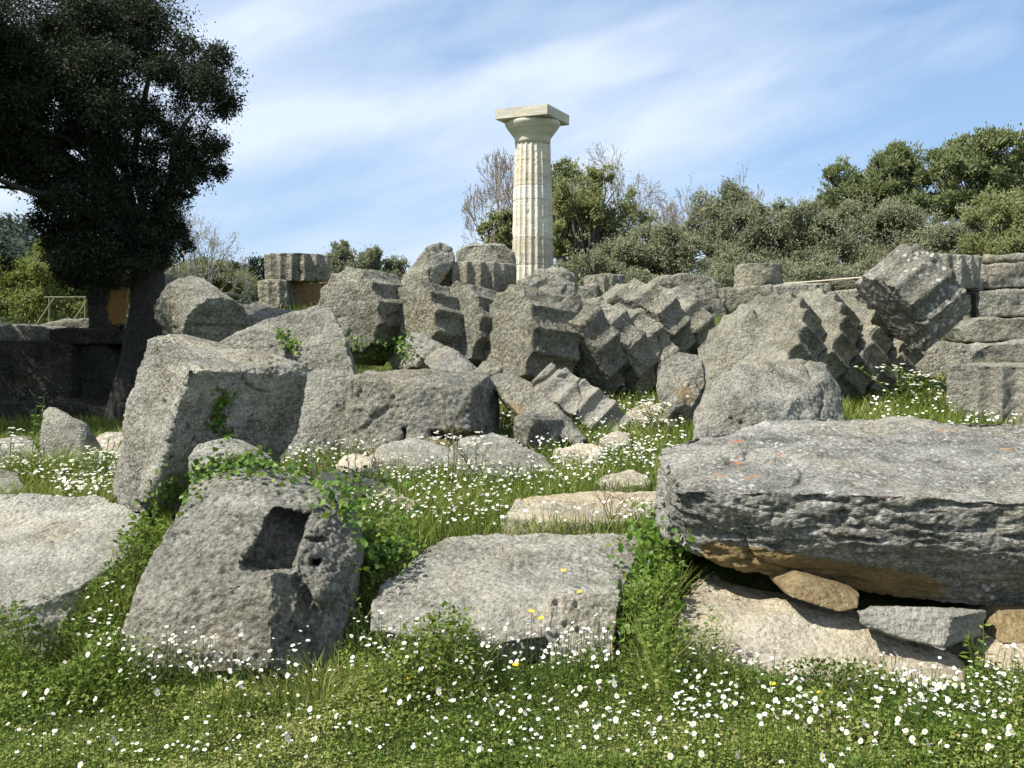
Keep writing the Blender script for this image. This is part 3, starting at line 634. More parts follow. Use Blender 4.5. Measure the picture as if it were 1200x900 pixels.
for nm, lab, o, d, b in [
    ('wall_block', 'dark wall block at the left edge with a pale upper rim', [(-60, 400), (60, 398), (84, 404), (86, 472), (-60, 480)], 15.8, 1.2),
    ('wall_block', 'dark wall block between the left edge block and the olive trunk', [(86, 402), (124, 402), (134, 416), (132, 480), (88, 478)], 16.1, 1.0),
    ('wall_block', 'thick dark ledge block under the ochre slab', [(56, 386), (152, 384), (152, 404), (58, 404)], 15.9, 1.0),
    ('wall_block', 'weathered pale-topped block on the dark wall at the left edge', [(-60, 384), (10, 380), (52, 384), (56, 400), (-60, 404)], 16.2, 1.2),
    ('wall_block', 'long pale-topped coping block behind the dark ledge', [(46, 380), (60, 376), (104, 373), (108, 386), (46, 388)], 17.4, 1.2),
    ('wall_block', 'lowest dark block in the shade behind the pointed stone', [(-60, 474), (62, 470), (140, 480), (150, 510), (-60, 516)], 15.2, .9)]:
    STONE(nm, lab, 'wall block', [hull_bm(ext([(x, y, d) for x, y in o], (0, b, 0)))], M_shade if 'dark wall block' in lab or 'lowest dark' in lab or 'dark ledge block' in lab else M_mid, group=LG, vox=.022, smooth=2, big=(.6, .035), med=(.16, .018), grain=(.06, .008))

# ------------------------------------------------------------------ the standing column
def lathe_col():
    base = Q(624, 450, 50); bx, by = base.x, base.y
    zt = lambda py: Q(624, py, 50).z
    root = empty('doric_column', (bx, by, 2.55), 'tall re-erected cream Doric column with square capital against the sky', 'column')
    pxm = 24.0
    z0, z1 = 2.55, zt(172)
    def R(z): 
        t = (z-zt(325))/(zt(170)-zt(325)); return (24.6-3.7*t-0.6*math.sin(PI*max(0, min(1, t)))*-1)/pxm
    cuts_ = [z0, zt(312), zt(281), zt(237), zt(221), zt(192), z1]
    rng = np.random.default_rng(4)
    for i in range(len(cuts_)-1):
        a, b = cuts_[i], cuts_[i+1]
        nth, nz = 160, max(4, int((b-a)/.06))
        th = np.arange(nth)/nth*2*PI; zz = np.linspace(a+.004, b-.004, nz)
        f = (th*20/(2*PI)+.3) % 1
        prof = 1-.095*(1-(2*f-1)**2)
        V = []
        for k, z in enumerate(zz):
            e = .985 if k in (0, nz-1) else 1.0
            r = R(z)*e*prof
            V.append(np.stack([bx+r*np.cos(th), by+r*np.sin(th), np.full(nth, z)], 1))
        V = np.concatenate(V)
        old = i not in (3,)
        rad = np.stack([V[:, 0]-bx, V[:, 1]-by, np.zeros(len(V))], 1); rad /= np.linalg.norm(rad, axis=1)[:, None]
        if old:
            p = V*np.array([1, 1, .7])
            d = fbm(p/.35, 4, 3+i)*.012-np.clip(fbm(p/.18, 3, 40+i)-.32, 0, 1)*.09
            V = V+rad*d[:, None]
        else: V = V+rad*.012
        # fluting dies out at the restored neck
        idx = np.arange(nth)
        F = np.concatenate([np.stack([k*nth+idx, k*nth+(idx+1) % nth, (k+1)*nth+(idx+1) % nth, (k+1)*nth+idx], 1) for k in range(nz-1)])
        c0 = len(V); V = np.concatenate([V, [[bx, by, cuts_[i]+.004], [bx, by, cuts_[i+1]-.004]]])
        T = np.concatenate([np.stack([(idx+1) % nth, idx, np.full(nth, c0)], 1), np.stack([(nz-1)*nth+idx, (nz-1)*nth+(idx+1) % nth, np.full(nth, c0+1)], 1)])
        me = mesh_np('drum', V-np.array([bx, by, 2.55]), [F, T], M_colw if i == 3 else M_col)
        o = link('drum', me, root)
        if i == 3: o['label'] = 'newer white drum band'
    cap = bpy.data.objects.new('capital', None); COL.objects.link(cap); cap.parent = root
    # neck + echinus (turned)
    prof = [(172, 20.4), (168, 20.7), (165.5, 21.1), (164, 21.9), (160.5, 24.5), (156.5, 27.5), (153, 30.1), (150.4, 31.8), (148.4, 32.3), (146.4, 31.6)]
    nth = 72; th = np.arange(nth)/nth*2*PI; V = []
    for py, r in prof:
        r = r/pxm; V.append(np.stack([r*np.cos(th), r*np.sin(th), np.full(nth, zt(py)-2.55)], 1))
    V = np.concatenate(V); idx = np.arange(nth); n = len(prof)
    F = np.concatenate([np.stack([k*nth+idx, k*nth+(idx+1) % nth, (k+1)*nth+(idx+1) % nth, (k+1)*nth+idx], 1) for k in range(n-1)])
    V = np.concatenate([V, [[0, 0, zt(172)-2.55], [0, 0, zt(146.4)-2.55]]])
    T = np.concatenate([np.stack([(idx+1) % nth, idx, np.full(nth, n*nth)], 1), np.stack([(n-1)*nth+idx, (n-1)*nth+(idx+1) % nth, np.full(nth, n*nth+1)], 1)])
    link('echinus', mesh_np('echinus', V, [F, T], M_abac, smooth=True), cap)
    bm = bmesh.new(); bmesh.ops.create_cube(bm, size=1)
    w = 2.72
    bmesh.ops.scale(bm, verts=bm.verts, vec=(w, w, zt(134.4)-zt(146.2)))
    bmesh.ops.bevel(bm, geom=bm.edges[:], offset=.02, segments=2, affect='EDGES')
    bmesh.ops.rotate(bm, verts=bm.verts, cent=(0, 0, 0), matrix=Matrix.Rotation(math.radians(-25.0), 3, 'Z'))
    bmesh.ops.translate(bm, verts=bm.verts, vec=(0, 0, (zt(134.4)+zt(146.2))/2-2.55))
    me = bpy.data.meshes.new('abacus'); bm.to_mesh(me); bm.free(); me.materials.append(M_abac)
    link('abacus', me, cap)
lathe_col()
# ------------------------------------------------------------------ ground sheet and far hill
def terrain():
    xs = np.concatenate([[-4000, -1500, -500, -200, -100, -60, -40], np.arange(-30, -8, 1.), np.arange(-8, 9, .16), np.arange(9, 31, 1.), [40, 60, 100, 200, 500, 1500, 4000]])
    ys = np.concatenate([[-300, -60, -20, -5, 0, 2], np.arange(3, 22, .12), np.arange(22, 40, 1.), np.arange(40, 100, 4.), [150, 300, 800, 2000, 4500]])
    X, Y = np.meshgrid(xs, ys); Z = ground(X, Y)
    V = np.stack([X, Y, Z], -1).reshape(-1, 3); nx, ny = len(xs), len(ys)
    i = (np.arange(ny-1)[:, None]*nx+np.arange(nx-1)[None]).ravel()
    F = np.stack([i, i+1, i+nx+1, i+nx], 1)
    tag(link('ground', mesh_np('ground', V, F, M_ground, smooth=True)), kind='structure')
terrain()

# ------------------------------------------------------------------ leaf and twig builders
def rdir(rng, n):
    v = rng.normal(size=(n, 3)); return v/np.linalg.norm(v, axis=1)[:, None]
def unit(v): return v/np.maximum(np.linalg.norm(v, axis=1), 1e-9)[:, None]

def leaves(P, D, Nn, ln, wd, fold=.15):
    """diamond leaves at P pointing along D, faces turned to Nn"""
    n = len(P); S_ = unit(np.cross(D, Nn)); U = np.cross(S_, D)
    ln = np.broadcast_to(ln, n)[:, None]; wd = np.broadcast_to(wd, n)[:, None]
    V = np.stack([P, P+D*ln*.5+S_*wd*.5+U*wd*fold, P+D*ln, P+D*ln*.5-S_*wd*.5+U*wd*fold], 1).reshape(-1, 3)
    return V, np.arange(n*4).reshape(n, 4)

def blades(P, D, Sd, ln, wd, bend):
    n = len(P); ln = ln[:, None]; wd = wd[:, None]
    m = P+D*ln*.55+bend*ln*.18; t = P+D*ln+bend*ln*.62-np.array([0, 0, 1])*ln*.12
    V = np.stack([P-Sd*wd*.5, P+Sd*wd*.5, m+Sd*wd*.42, m-Sd*wd*.42, t+Sd*wd*.06, t-Sd*wd*.06], 1).reshape(-1, 3)
    b = np.arange(n)[:, None]*6
    return V, np.concatenate([b+np.array([0, 1, 2, 3]), b+np.array([3, 2, 4, 5])])

def tube(paths, sides=6):
    """paths: list of (points (k,3), radii (k))"""
    Vs, Fs, o = [], [], 0
    a = np.arange(sides)/sides*2*PI
    for P, R_ in paths:
        P = np.asarray(P, float); k = len(P)
        T = np.gradient(P, axis=0); T = unit(T)
        ref = np.tile(np.array([[.31, .12, .94]]), (k, 1)); ref[np.abs((T*ref).sum(1)) > .93] = (1, 0, 0)
        A = unit(np.cross(T, ref)); B = np.cross(T, A)
        ring = P[:, None]+np.asarray(R_)[:, None, None]*(np.cos(a)[None, :, None]*A[:, None]+np.sin(a)[None, :, None]*B[:, None])
        Vs.append(ring.reshape(-1, 3)); i = np.arange(sides)
        for j in range(k-1):
            Fs.append(o+np.stack([j*sides+i, j*sides+(i+1) % sides, (j+1)*sides+(i+1) % sides, (j+1)*sides+i], 1))
        o += k*sides
    return np.concatenate(Vs), np.concatenate(Fs)

def wiggle(p, q, n, amp, rng):
    t = np.linspace(0, 1, n)[:, None]; p = np.asarray(p, float); q = np.asarray(q, float)
    off = rng.normal(size=(n, 3))*amp*np.linalg.norm(q-p); off[0] = off[-1] = 0
    off = (off+np.roll(off, 1, 0))/2; off[0] = off[-1] = 0
    return p*(1-t)+q*t+off

def crown_pts(blobs, n, rng, gap=.0, gs=.5, shell=.45, seed=1, fuzz=.13):
    C = np.array([b[0] for b in blobs]); R_ = np.array([b[1] for b in blobs])
    w = (R_[:, 0]*R_[:, 2])**.9; w /= w.sum()
    k = rng.choice(len(blobs), size=int(n*1.7), p=w)
    d = rdir(rng, len(k)); r = rng.random(len(k))**shell
    P = C[k]+d*R_[k]*r[:, None]*(1+fuzz*rng.normal(size=(len(k), 1)))
    f = fbm(P/gs, 3, seed)
    P2 = P[f > gap]; d2 = d[f > gap]
    return P2[:n], d2[:n]

def tree(name, label, cat, basepx, d, blobs, n, leaf, mat, trunk_mat=None, trunk_r=.18, group=None, depth_k=.9, gap=-.06, gs=None, seed=0, up=.35, limbs=True, base_z=None, jit=.35):
    rng = np.random.default_rng(seed+17)
    b0 = Q(basepx, 400, d); bx, by = b0.x, b0.y; bz = gz(bx, by)-.05 if base_z is None else base_z
    root = empty(name, (bx, by, bz), label, cat, group); o = np.array([bx, by, bz])
    B = []
    for px, py, rx, ry in blobs:
        sc = d/1200; c = np.array(Q(px, py, d+rng.uniform(-1, 1)*rx*sc*jit*1.5)); B.append((c, np.array([rx*sc, rx*sc*depth_k, ry*sc])))
        for j in range(12):
            a = rdir(rng, 1)[0]; a[2] = abs(a[2])*.95-.15; f = rng.uniform(.15, .42)
            B.append((c+a*np.array([rx*sc, rx*sc*depth_k, ry*sc])*rng.uniform(.85, 1.2), np.array([rx*sc, rx*sc, ry*sc*1.1])*f))
    big = max(b[2] for b in blobs)*d/1200
    n = int(n*2.3); P, out = crown_pts(B, n, rng, gap, gs or big*.33, .42, seed+3, .22); leaf = (leaf[0]*.74, leaf[1]*.74)
    D = unit(out*.6+rdir(rng, len(P))*.9+np.array([0, 0, up])); Nn = unit(rdir(rng, len(P))*.65+out*1.1+np.array([-.45, -.3, .6]))
    s = rng.uniform(.6, 1.3, len(P))
    V, F = leaves(P-o, D, Nn, leaf[0]*s, leaf[1]*s)
    tint = np.clip(rng.normal(.45, .2, len(P))+fbm(P/(big*.5), 2, seed+9)*.35, 0, 1)
    link('crown', mesh_np('crown', V, F, mat, attrs={'tint': np.repeat(tint, 4)}), root)
    paths = []
    top = np.array([b[0] for b in B]).mean(0); zlow = min(b[0][2]-b[1][2] for b in B)
    fork = np.array([bx+(top[0]-bx)*.45, by, max(bz+.4*(top[2]-bz), min(zlow, top[2]))])
    pt = wiggle((bx, by, bz), fork, 6, .03, rng); paths.append((pt-o, np.linspace(trunk_r*1.25, trunk_r*.75, 6)))
    for c, r in B[:: (1 if limbs else 6)]:
        q = wiggle(fork, c, 6, .06, rng); q[:, 2] += np.sin(np.linspace(0, PI, 6))*.08*np.linalg.norm(c-fork)
        paths.append((q-o, np.linspace(trunk_r*.5, trunk_r*.1, 6)))
    V, F = tube(paths, 6); link('trunk', mesh_np('trunk', V, F, trunk_mat or M_bark, smooth=True), root)
    return root

def bare_tree(name, label, cat, basepx, d, top_py, spread_px, mat, seed=0, levels=6, r0=.16, lean=0., group=None, base_z=None, keep=1.0, buds=0, bud_mat=None, low=.28):
    rng = np.random.default_rng(seed+91)
    b0 = Q(basepx, 400, d); bx, by = b0.x, b0.y; bz = gz(bx, by)-.05 if base_z is None else base_z
    root = empty(name, (bx, by, bz), label, cat, group)
    Ht = Q(basepx, top_py, d).z-bz; sp = spread_px*d/1200
    trunk, twigs, tips = [], [], []
    def grow(p, dirv, L_, r, lev):
        q = p+dirv*L_; pts = wiggle(p, q, 5, .05, rng)
        (trunk if lev == 0 else twigs).append((pts, np.linspace(r, r*.62, 5)))
        if lev >= levels: tips.append(q); return
        nb = 4 if lev < 1 else (3 if lev < 3 or rng.random() < .45 else 2)
        for k in range(nb):
            a = rdir(rng, 1)[0]; nd = dirv+a*(.8 if lev else .9); nd[2] += .12
            nd /= np.linalg.norm(nd); st = pts[-1] if k < 2 else pts[rng.integers(2, 4)]
            grow(st, nd, L_*rng.uniform(.62, .86), r*rng.uniform(.5, .66), lev+1)
    grow(np.zeros(3), np.array([lean, 0, 1.]), 1.0, r0, 0)
    allp = np.concatenate([p for p, r in trunk+twigs]); mx = allp[:, 2].max(); wx = np.percentile(np.abs(allp[:, 0]-lean*.5), 97)
    sc = np.array([sp/wx, sp/wx, Ht/mx])
    # the trunk takes a fixed share of the height
    f = lambda P: P*sc
    rs = lambda R_: np.maximum(R_, .0115*d/60)
    V, F = tube([(f(p), rs(r)) for p, r in trunk], 7); link('trunk', mesh_np('trunk', V, F, mat, smooth=True), root)
    V, F = tube([(f(p), rs(r)) for p, r in twigs], 4)
    if not buds: link('branches', mesh_np('branches', V, F, mat), root)
    else:
        T = np.array(tips); k = rng.integers(0, len(T), buds); P = f(T[k])+rng.normal(size=(buds, 3))*.12*sp/2
        V2, F2 = leaves(P, rdir(rng, buds), rdir(rng, buds), .09*d/60, .05*d/60)
        link('branches', mesh_np('branches', np.concatenate([V, V2]), np.concatenate([F, F2+len(V)]), [mat, bud_mat or M_far_light], [0]*len(F)+[1]*len(F2),
             attrs={'tint': np.concatenate([np.zeros(len(V)), np.repeat(rng.random(buds), 4)])}), root)
    return root

# ------------------------------------------------------------------ the dark olive tree at left
def olive():
    rng = np.random.default_rng(5); d = 13.0
    b = Q(152, 500, 15.0); bz = gz(b.x, b.y)-.1; root = empty('olive_tree', (b.x, b.y, bz), 'large dark olive tree at left with dense crown hanging over the ruined wall', 'tree')
    o = np.array([b.x, b.y, bz])
    bl = [(170, 35, 13, 62, 52), (230, 96, 12.6, 54, 46), (150, 135, 12.4, 80, 66), (220, 182, 12.8, 48, 44), (150, 225, 12.6, 66, 55), (80, 110, 12, 85, 75), (25, 40, 12.3, 100, 75), (120, 20, 13.5, 80, 55),
          (125, 280, 12.8, 48, 32), (175, 270, 13, 36, 36), (70, 262, 13, 34, 42), (35, 215, 13.3, 22, 26), (-60, 110, 12.6, 100, 90), (-150, 30, 12.6, 130, 90), (-220, 150, 12, 110, 90), (-330, 80, 12, 130, 110), (-60, -30, 12.8, 120, 60),
          (-110, 230, 12.2, 70, 55), (-270, 255, 11.6, 80, 55), (-420, 200, 11.5, 110, 90), (60, 180, 12.8, 45, 35), (120, 300, 12.4, 60, 34), (185, 285, 12.9, 40, 28), (-160, 300, 11.8, 90, 50), (-20, 300, 13.5, 40, 26), (-330, 330, 11.4, 90, 50), (100, 325, 13.2, 38, 20), (-420, 0, 12, 130, 100), (-120, 160, 14.6, 90, 60), (-210, 190, 14.4, 90, 70), (-330, 170, 14.4, 110, 90), (-460, 190, 14.2, 110, 90), (-160, 60, 14.6, 120, 70), (-300, 230, 12.6, 100, 60), (10, 170, 12.6, 50, 36), (40, 130, 11.6, 60, 50), (0, 90, 11.6, 60, 50), (50, 190, 11.9, 46, 34), (90, 225, 12.0, 46, 36), (-30, 185, 11.9, 50, 30), (-10, 150, 11.9, 70, 50), (190, 235, 12.9, 36, 34)]
    B = []
    for px, py, dd, rx, ry in bl:
        if px > -100: dd = dd*.8+4.7
        s = dd/1200; c = np.array(Q(px, py, dd)); R_ = np.array([rx*s, rx*s*.95, ry*s]); B.append((c, R_*.9))
        for j in range(9):
            a = rdir(rng, 1)[0]; B.append((c+a*R_*.86, R_*rng.uniform(.22, .4)))
    vis = [b for b in B if b[0][0]/b[0][1] > -.58]; off = [b for b in B if b[0][0]/b[0][1] <= -.58]
    P, out = crown_pts(vis, 430000, rng, -.20, .36, .5, 3, .19); P2, out2 = crown_pts(off, 90000, rng, -.4, .5, .5, 4)
    big_ = np.concatenate([np.ones(len(P)), np.full(len(P2), 1.7)]); P = np.concatenate([P, P2]); out = np.concatenate([out, out2])
    D = unit(out*.4+rdir(rng, len(P))*.8+np.array([0, 0, -.25])); s = rng.uniform(.6, 1.25, len(P))*big_
    V, F = leaves(P-o, D, rdir(rng, len(P)), .06*s, .021*s)
    link('crown', mesh_np('crown', V, F, M_olive, attrs={'tint': np.repeat(np.clip(rng.normal(.45, .22, len(P)), 0, 1), 4)}), root)
    d = 15.0
    k = np.array([np.array(Q(150, 505, d)), np.array(Q(158, 450, d)), np.array(Q(168, 400, d)), np.array(Q(174, 360, d)), np.array(Q(174, 325, d)), np.array(Q(168, 285, d))])
    k[0][2] = bz
    paths = [(k-o, np.array([.36, .28, .25, .235, .23, .20]))]
    fk = k[-1]
    side = np.array(Q(-190, 150, 14.0))
    for c, R_ in [b for b in B if b[0][0] > -7.6][::15]:
        st = fk
        q = wiggle(st, c, 7, .05, rng); q[:, 2] += np.sin(np.linspace(0, PI, 7))*.1*np.linalg.norm(c-st)
        paths.append((q-o, np.linspace(.075, .012, 7)))
    q = wiggle(fk, side, 8, .04, rng); q[:, 2] += np.sin(np.linspace(0, PI, 8))*.8; paths.append((q-o, np.linspace(.11, .08, 8)))
    V, F = tube(paths, 14)
    p = V+o; ax_ = np.stack([V[:, 0]-np.interp(V[:, 2], k[:, 2]-bz, k[:, 0]-b.x), V[:, 1], 0*V[:, 0]], 1)
    V = V+unit(ax_+1e-6)*(fbm(p*np.array([5, 5, 1.6]), 4, 7)*.07*(p[:, 2] < fk[2]))[:, None]
    link('trunk', mesh_np('trunk', V, F, M_trunk, smooth=True), root)
olive()

# ------------------------------------------------------------------ trees behind the ruin
BG = 'trees standing behind the ruin'
bare_tree('bare_tree', 'leafless tree behind the left side of the standing column', 'tree', 592, 62, 178, 44, M_twig, 3, 7, .15, -.10, BG, buds=900, bud_mat=M_budl)
tree('evergreen_shrub', 'green bush at the foot of the column, partly hidden behind its left side', 'tree', 588, 60, [(584, 268, 20, 22), (592, 295, 22, 22)], 5000, (.26, .13), M_far_green, group=BG, seed=4)
tree('pine_tree', 'dark pine top rising just right of the column', 'tree', 662, 74, [(660, 212, 22, 20), (655, 240, 24, 24), (664, 270, 24, 26)], 7000, (.34, .14), M_far_pine, group=BG, seed=6)
tree('oak_tree', 'broad green leafy tree right of the column with dark branching trunk', 'tree', 686, 56, [(690, 222, 40, 26), (665, 250, 24, 26), (715, 250, 36, 28), (690, 270, 42, 28), (665, 295, 22, 22), (722, 285, 30, 24)], 20000, (.24, .11), M_oak, group=BG, seed=8, gap=.10, trunk_r=.2)
bare_tree('bare_tree', 'tall pale leafless tree rising behind the broad green tree', 'tree', 728, 66, 168, 62, M_twig, 11, 7, .16, 0, BG, buds=1600, bud_mat=M_budl)
bare_tree('bare_tree', 'pinkish leafless tree standing between two olive trees right of the column', 'tree', 803, 60, 206, 38, M_twig, 15, 7, .15, .05, BG, buds=700, bud_mat=M_budl)
tree('olive_tree', 'low round grey-green olive to the right of the broad green tree', 'tree', 760, 50, [(735, 305, 34, 26), (768, 296, 40, 28), (800, 305, 34, 26), (755, 318, 46, 18)], 16000, (.22, .085), M_far_olive, group=BG, seed=12)
tree('olive_tree', 'tall grey-green olive with a rounded top, left of centre in the right grove', 'tree', 852, 54, [(852, 250, 34, 30), (838, 285, 34, 30), (868, 285, 36, 34), (850, 312, 46, 22)], 17000, (.22, .085), M_far_olive, group=BG, seed=14)
bare_tree('bare_tree', 'thin leafless tree top showing above the tall rounded olive', 'tree', 868, 62, 196, 32, M_twig, 19, 7, .13, 0, BG, buds=700, bud_mat=M_budl)
tree('olive_tree', 'lower olive with a dip before the pines, middle of the right grove', 'tree', 918, 53, [(916, 262, 34, 26), (935, 250, 26, 16), (900, 290, 34, 28), (935, 292, 36, 28), (918, 315, 50, 20)], 17000, (.22, .085), M_far_olive, group=BG, seed=16)
tree('pine_tree', 'slender grey-green pine with spiky top at the left of the tall pines', 'tree', 990, 64, [(988, 210, 20, 20), (978, 232, 20, 20), (1000, 240, 26, 24), (985, 265, 34, 26)], 9000, (.34, .11), M_far_pine, group=BG, seed=18, up=.7)
tree('pine_tree', 'slender pine with spiky top standing left of the big rounded pine', 'tree', 1052, 63, [(1056, 186, 24, 16), (1040, 196, 18, 20), (1060, 210, 26, 20), (1030, 225, 26, 22), (1056, 245, 34, 26)], 12000, (.34, .11), M_far_pine, group=BG, seed=20, up=.7)
tree('olive_tree', 'wide grey-green olive below the slender pines', 'tree', 1022, 52, [(985, 285, 40, 30), (1020, 265, 40, 32), (1055, 280, 40, 34), (1000, 312, 50, 22), (1050, 312, 50, 22)], 24000, (.22, .085), M_far_olive, group=BG, seed=22)
tree('pine_tree', 'big rounded green pine at the right, tallest of the grove', 'tree', 1150, 62, [(1140, 182, 36, 20), (1175, 178, 36, 22), (1120, 205, 30, 20), (1160, 210, 46, 26), (1195, 205, 40, 30), (1115, 238, 32, 22), (1160, 245, 46, 24)], 24000, (.34, .14), M_far_pine, group=BG, seed=24, gap=-.02)
tree('olive_tree', 'grey-green olive beneath the big rounded pine', 'tree', 1118, 50, [(1100, 285, 36, 30), (1135, 280, 34, 28), (1115, 312, 50, 24)], 14000, (.22, .085), M_far_olive, group=BG, seed=26)
tree('olive_tree', 'bushy olive at the right edge under the big pine', 'tree', 1190, 48, [(1180, 255, 40, 30), (1215, 270, 44, 40), (1175, 300, 40, 30), (1215, 315, 44, 24)], 18000, (.21, .085), M_far_green, group=BG, seed=28)
tree('shrub', 'dark undergrowth bush between column foot and rounded boulder', 'bush', 690, 46, [(668, 322, 24, 14), (690, 310, 20, 18), (712, 318, 26, 16), (738, 326, 26, 12), (690, 336, 44, 12), (750, 337, 40, 12), (800, 336, 40, 12)], 7000, (.18, .08), M_far_olive, group=BG, seed=30)
tree('shrub', 'dark low undergrowth behind the lone drum stub', 'bush', 900, 44, [(850, 325, 40, 14), (900, 322, 44, 16), (950, 325, 44, 14), (990, 325, 40, 14), (860, 338, 44, 12), (920, 337, 44, 12), (975, 338, 44, 12), (1010, 336, 34, 14)], 9000, (.18, .08), M_far_olive, group=BG, seed=31)
tree('shrub', 'low undergrowth behind the tilted drum', 'bush', 1090, 44, [(1040, 322, 44, 16), (1090, 322, 44, 16), (1140, 322, 44, 16), (1190, 324, 44, 16)], 10000, (.18, .08), M_far_olive, group=BG, seed=32)
LGG = 'small trees behind the left stones'
tree('small_tree', 'small olive just right of the stacked half drums', 'tree', 402, 46, [(400, 306, 18, 20), (396, 325, 18, 16), (410, 330, 16, 16)], 5500, (.17, .075), M_far_olive, group=LGG, seed=34)
tree('small_tree', 'small olive with round top, middle of three left of the leaning slab', 'tree', 434, 46, [(432, 306, 15, 14), (430, 326, 20, 16), (445, 330, 16, 14)], 5500, (.17, .075), M_far_olive, group=LGG, seed=36)
tree('small_tree', 'small olive directly left of the pointed leaning slab', 'tree', 464, 46, [(464, 312, 12, 12), (460, 330, 18, 14), (474, 330, 14, 16)], 4500, (.17, .075), M_far_olive, group=LGG, seed=38)
# far left
bare_tree('bare_tree', 'spreading grey leafless tree right of the dark olive crown', 'tree', 225, 34, 238, 66, M_twigp, 23, 7, .16, .1, None, buds=1500, bud_mat=M_far_light)
tree('bush', 'green bush under the spreading leafless tree', 'bush', 232, 36, [(215, 330, 30, 20), (250, 328, 34, 20), (280, 336, 22, 14)], 9000, (.16, .07), M_far_green, group=None, seed=40)
tree('light_tree', 'light green spring tree at the left edge behind the ruined wall', 'tree', 30, 30, [(20, 350, 40, 26), (60, 325, 34, 30), (-20, 330, 40, 30), (50, 360, 60, 24), (62, 295, 18, 16)], 22000, (.13, .06), M_far_light, group=None, seed=42, trunk_r=.12)
tree('light_tree', 'light green bush left of the olive trunk beneath the crown', 'tree', 112, 31, [(110, 315, 34, 32), (95, 350, 38, 26), (130, 345, 34, 26)], 12000, (.13, .06), M_far_light, group=None, seed=44, trunk_r=.12)
for i, (px, py, r) in enumerate([(273, 318, 9), (288, 322, 10), (303, 314, 12)]):
    tree('far_pine', ['leftmost of three far dark pines left of the stacked half drums', 'lowest, middle one of three far dark pines left of the stacked half drums', 'far rounded pine touching the stacked half drums in view'][i], 'tree', px, 130, [(px, py, r, r), (px-4, py+14, r, r), (px+4, py+26, r*1.3, r)], 2500, (.5, .3), M_hill, group='far pines beyond the ruin', seed=50+i, limbs=False)

def hill():
    xs = np.linspace(-330, 40, 75); ys = np.linspace(220, 420, 40); X, Y = np.meshgrid(xs, ys)
    ridge = np.interp(X, [-330, -230, -185, -150, -120, -95, -60, 40], [52, 48, 42, 31, 19, 10, 4, 1])
    Z = 1.0+ridge*np.sin(np.clip((Y-220)/100, 0, 2)*PI/2)
    P = np.stack([X, Y, Z], -1).reshape(-1, 3); Z = Z+(fbm(P/30, 3, 3)*5).reshape(X.shape)*np.clip(Z/20, 0, 1)
    V = np.stack([X, Y, Z], -1).reshape(-1, 3); nx, ny = len(xs), len(ys)
    i = (np.arange(ny-1)[:, None]*nx+np.arange(nx-1)[None]).ravel()
    tag(link('hill', mesh_np('hill', V, np.stack([i, i+1, i+nx+1, i+nx], 1), M_hillsoil, smooth=True)), kind='structure')
    rng = np.random.default_rng(2); n = 1700
    k = rng.integers(0, len(V), n); k = k[V[k, 2] > 3]
    B = [(V[j]+np.array([rng.uniform(-3, 3), rng.uniform(-3, 3), 2.5]), np.array([2.6, 2.6, 3.8])*rng.uniform(.7, 1.3)) for j in k]
    P, out = crown_pts(B, 95000, rng, -1, 5, .4, 3)
    V, F = leaves(P, rdir(rng, len(P)), unit(rdir(rng, len(P))+out), 1.3, .8)
    tag(link('wood', mesh_np('wood', V, F, M_hill, attrs={'tint': np.repeat(rng.random(len(P)), 4)})), 'dark far-off wood covering the hill at the left edge', 'wood', kind='stuff')
hill()

# ------------------------------------------------------------------ where stones sit on the ground nothing grows
CELL = .04; GX0, GY0, NXC, NYC = -9.0, 3.0, 500, 475
FOOT_T = np.full((NXC, NYC), -9.0); FOOT_B = np.full((NXC, NYC), 99.0)
for ob in list(SC.objects):
    if ob.type == 'MESH' and ob.parent is None and ob.get('label') and ob.get('kind') is None and ob.location.y < 21:
        me = ob.data; n = len(me.vertices); co = np.empty(n*3, dtype=np.float32); me.vertices.foreach_get('co', co); co = co.reshape(-1, 3)+np.array(ob.location)
        i = ((co[:, 0]-GX0)/CELL).astype(int); j = ((co[:, 1]-GY0)/CELL).astype(int); k = (i >= 0) & (i < NXC) & (j >= 0) & (j < NYC)
        np.maximum.at(FOOT_T, (i[k], j[k]), co[k, 2]); np.minimum.at(FOOT_B, (i[k], j[k]), co[k, 2])
def free(x, y, low=.22):
    i = np.clip(((x-GX0)/CELL).astype(int), 0, NXC-1); j = np.clip(((y-GY0)/CELL).astype(int), 0, NYC-1); g = ground(x, y)
    return ~((FOOT_T[i, j] > g+.015) & (FOOT_B[i, j] < g+low))

# ------------------------------------------------------------------ meadow
def hmap(x, y):
    p = np.stack([x, y, 0*x], 1)
    a = np.interp(y, [3.4, 4.2, 4.7, 5.1, 5.6, 6.5, 20], [.03, .06, .20, .26, .18, .10, .12])
    a = np.where((x > 1.0) & (y < 5), np.interp(y, [3.4, 4.0, 4.4, 5], [.05, .07, .09, .07]), a)
    a = a*np.where((x < -.15) & (y > 4.25) & (y < 5.4), np.where(x < -1.7, .85, 1.3), 1)
    a = a*np.where((x > .05) & (x < .62) & (y > 3.9) & (y < 5.0), .3, 1)
    return a*np.clip(1+fbm(p/.30, 3, 12)*1.5, .2, 2.2)

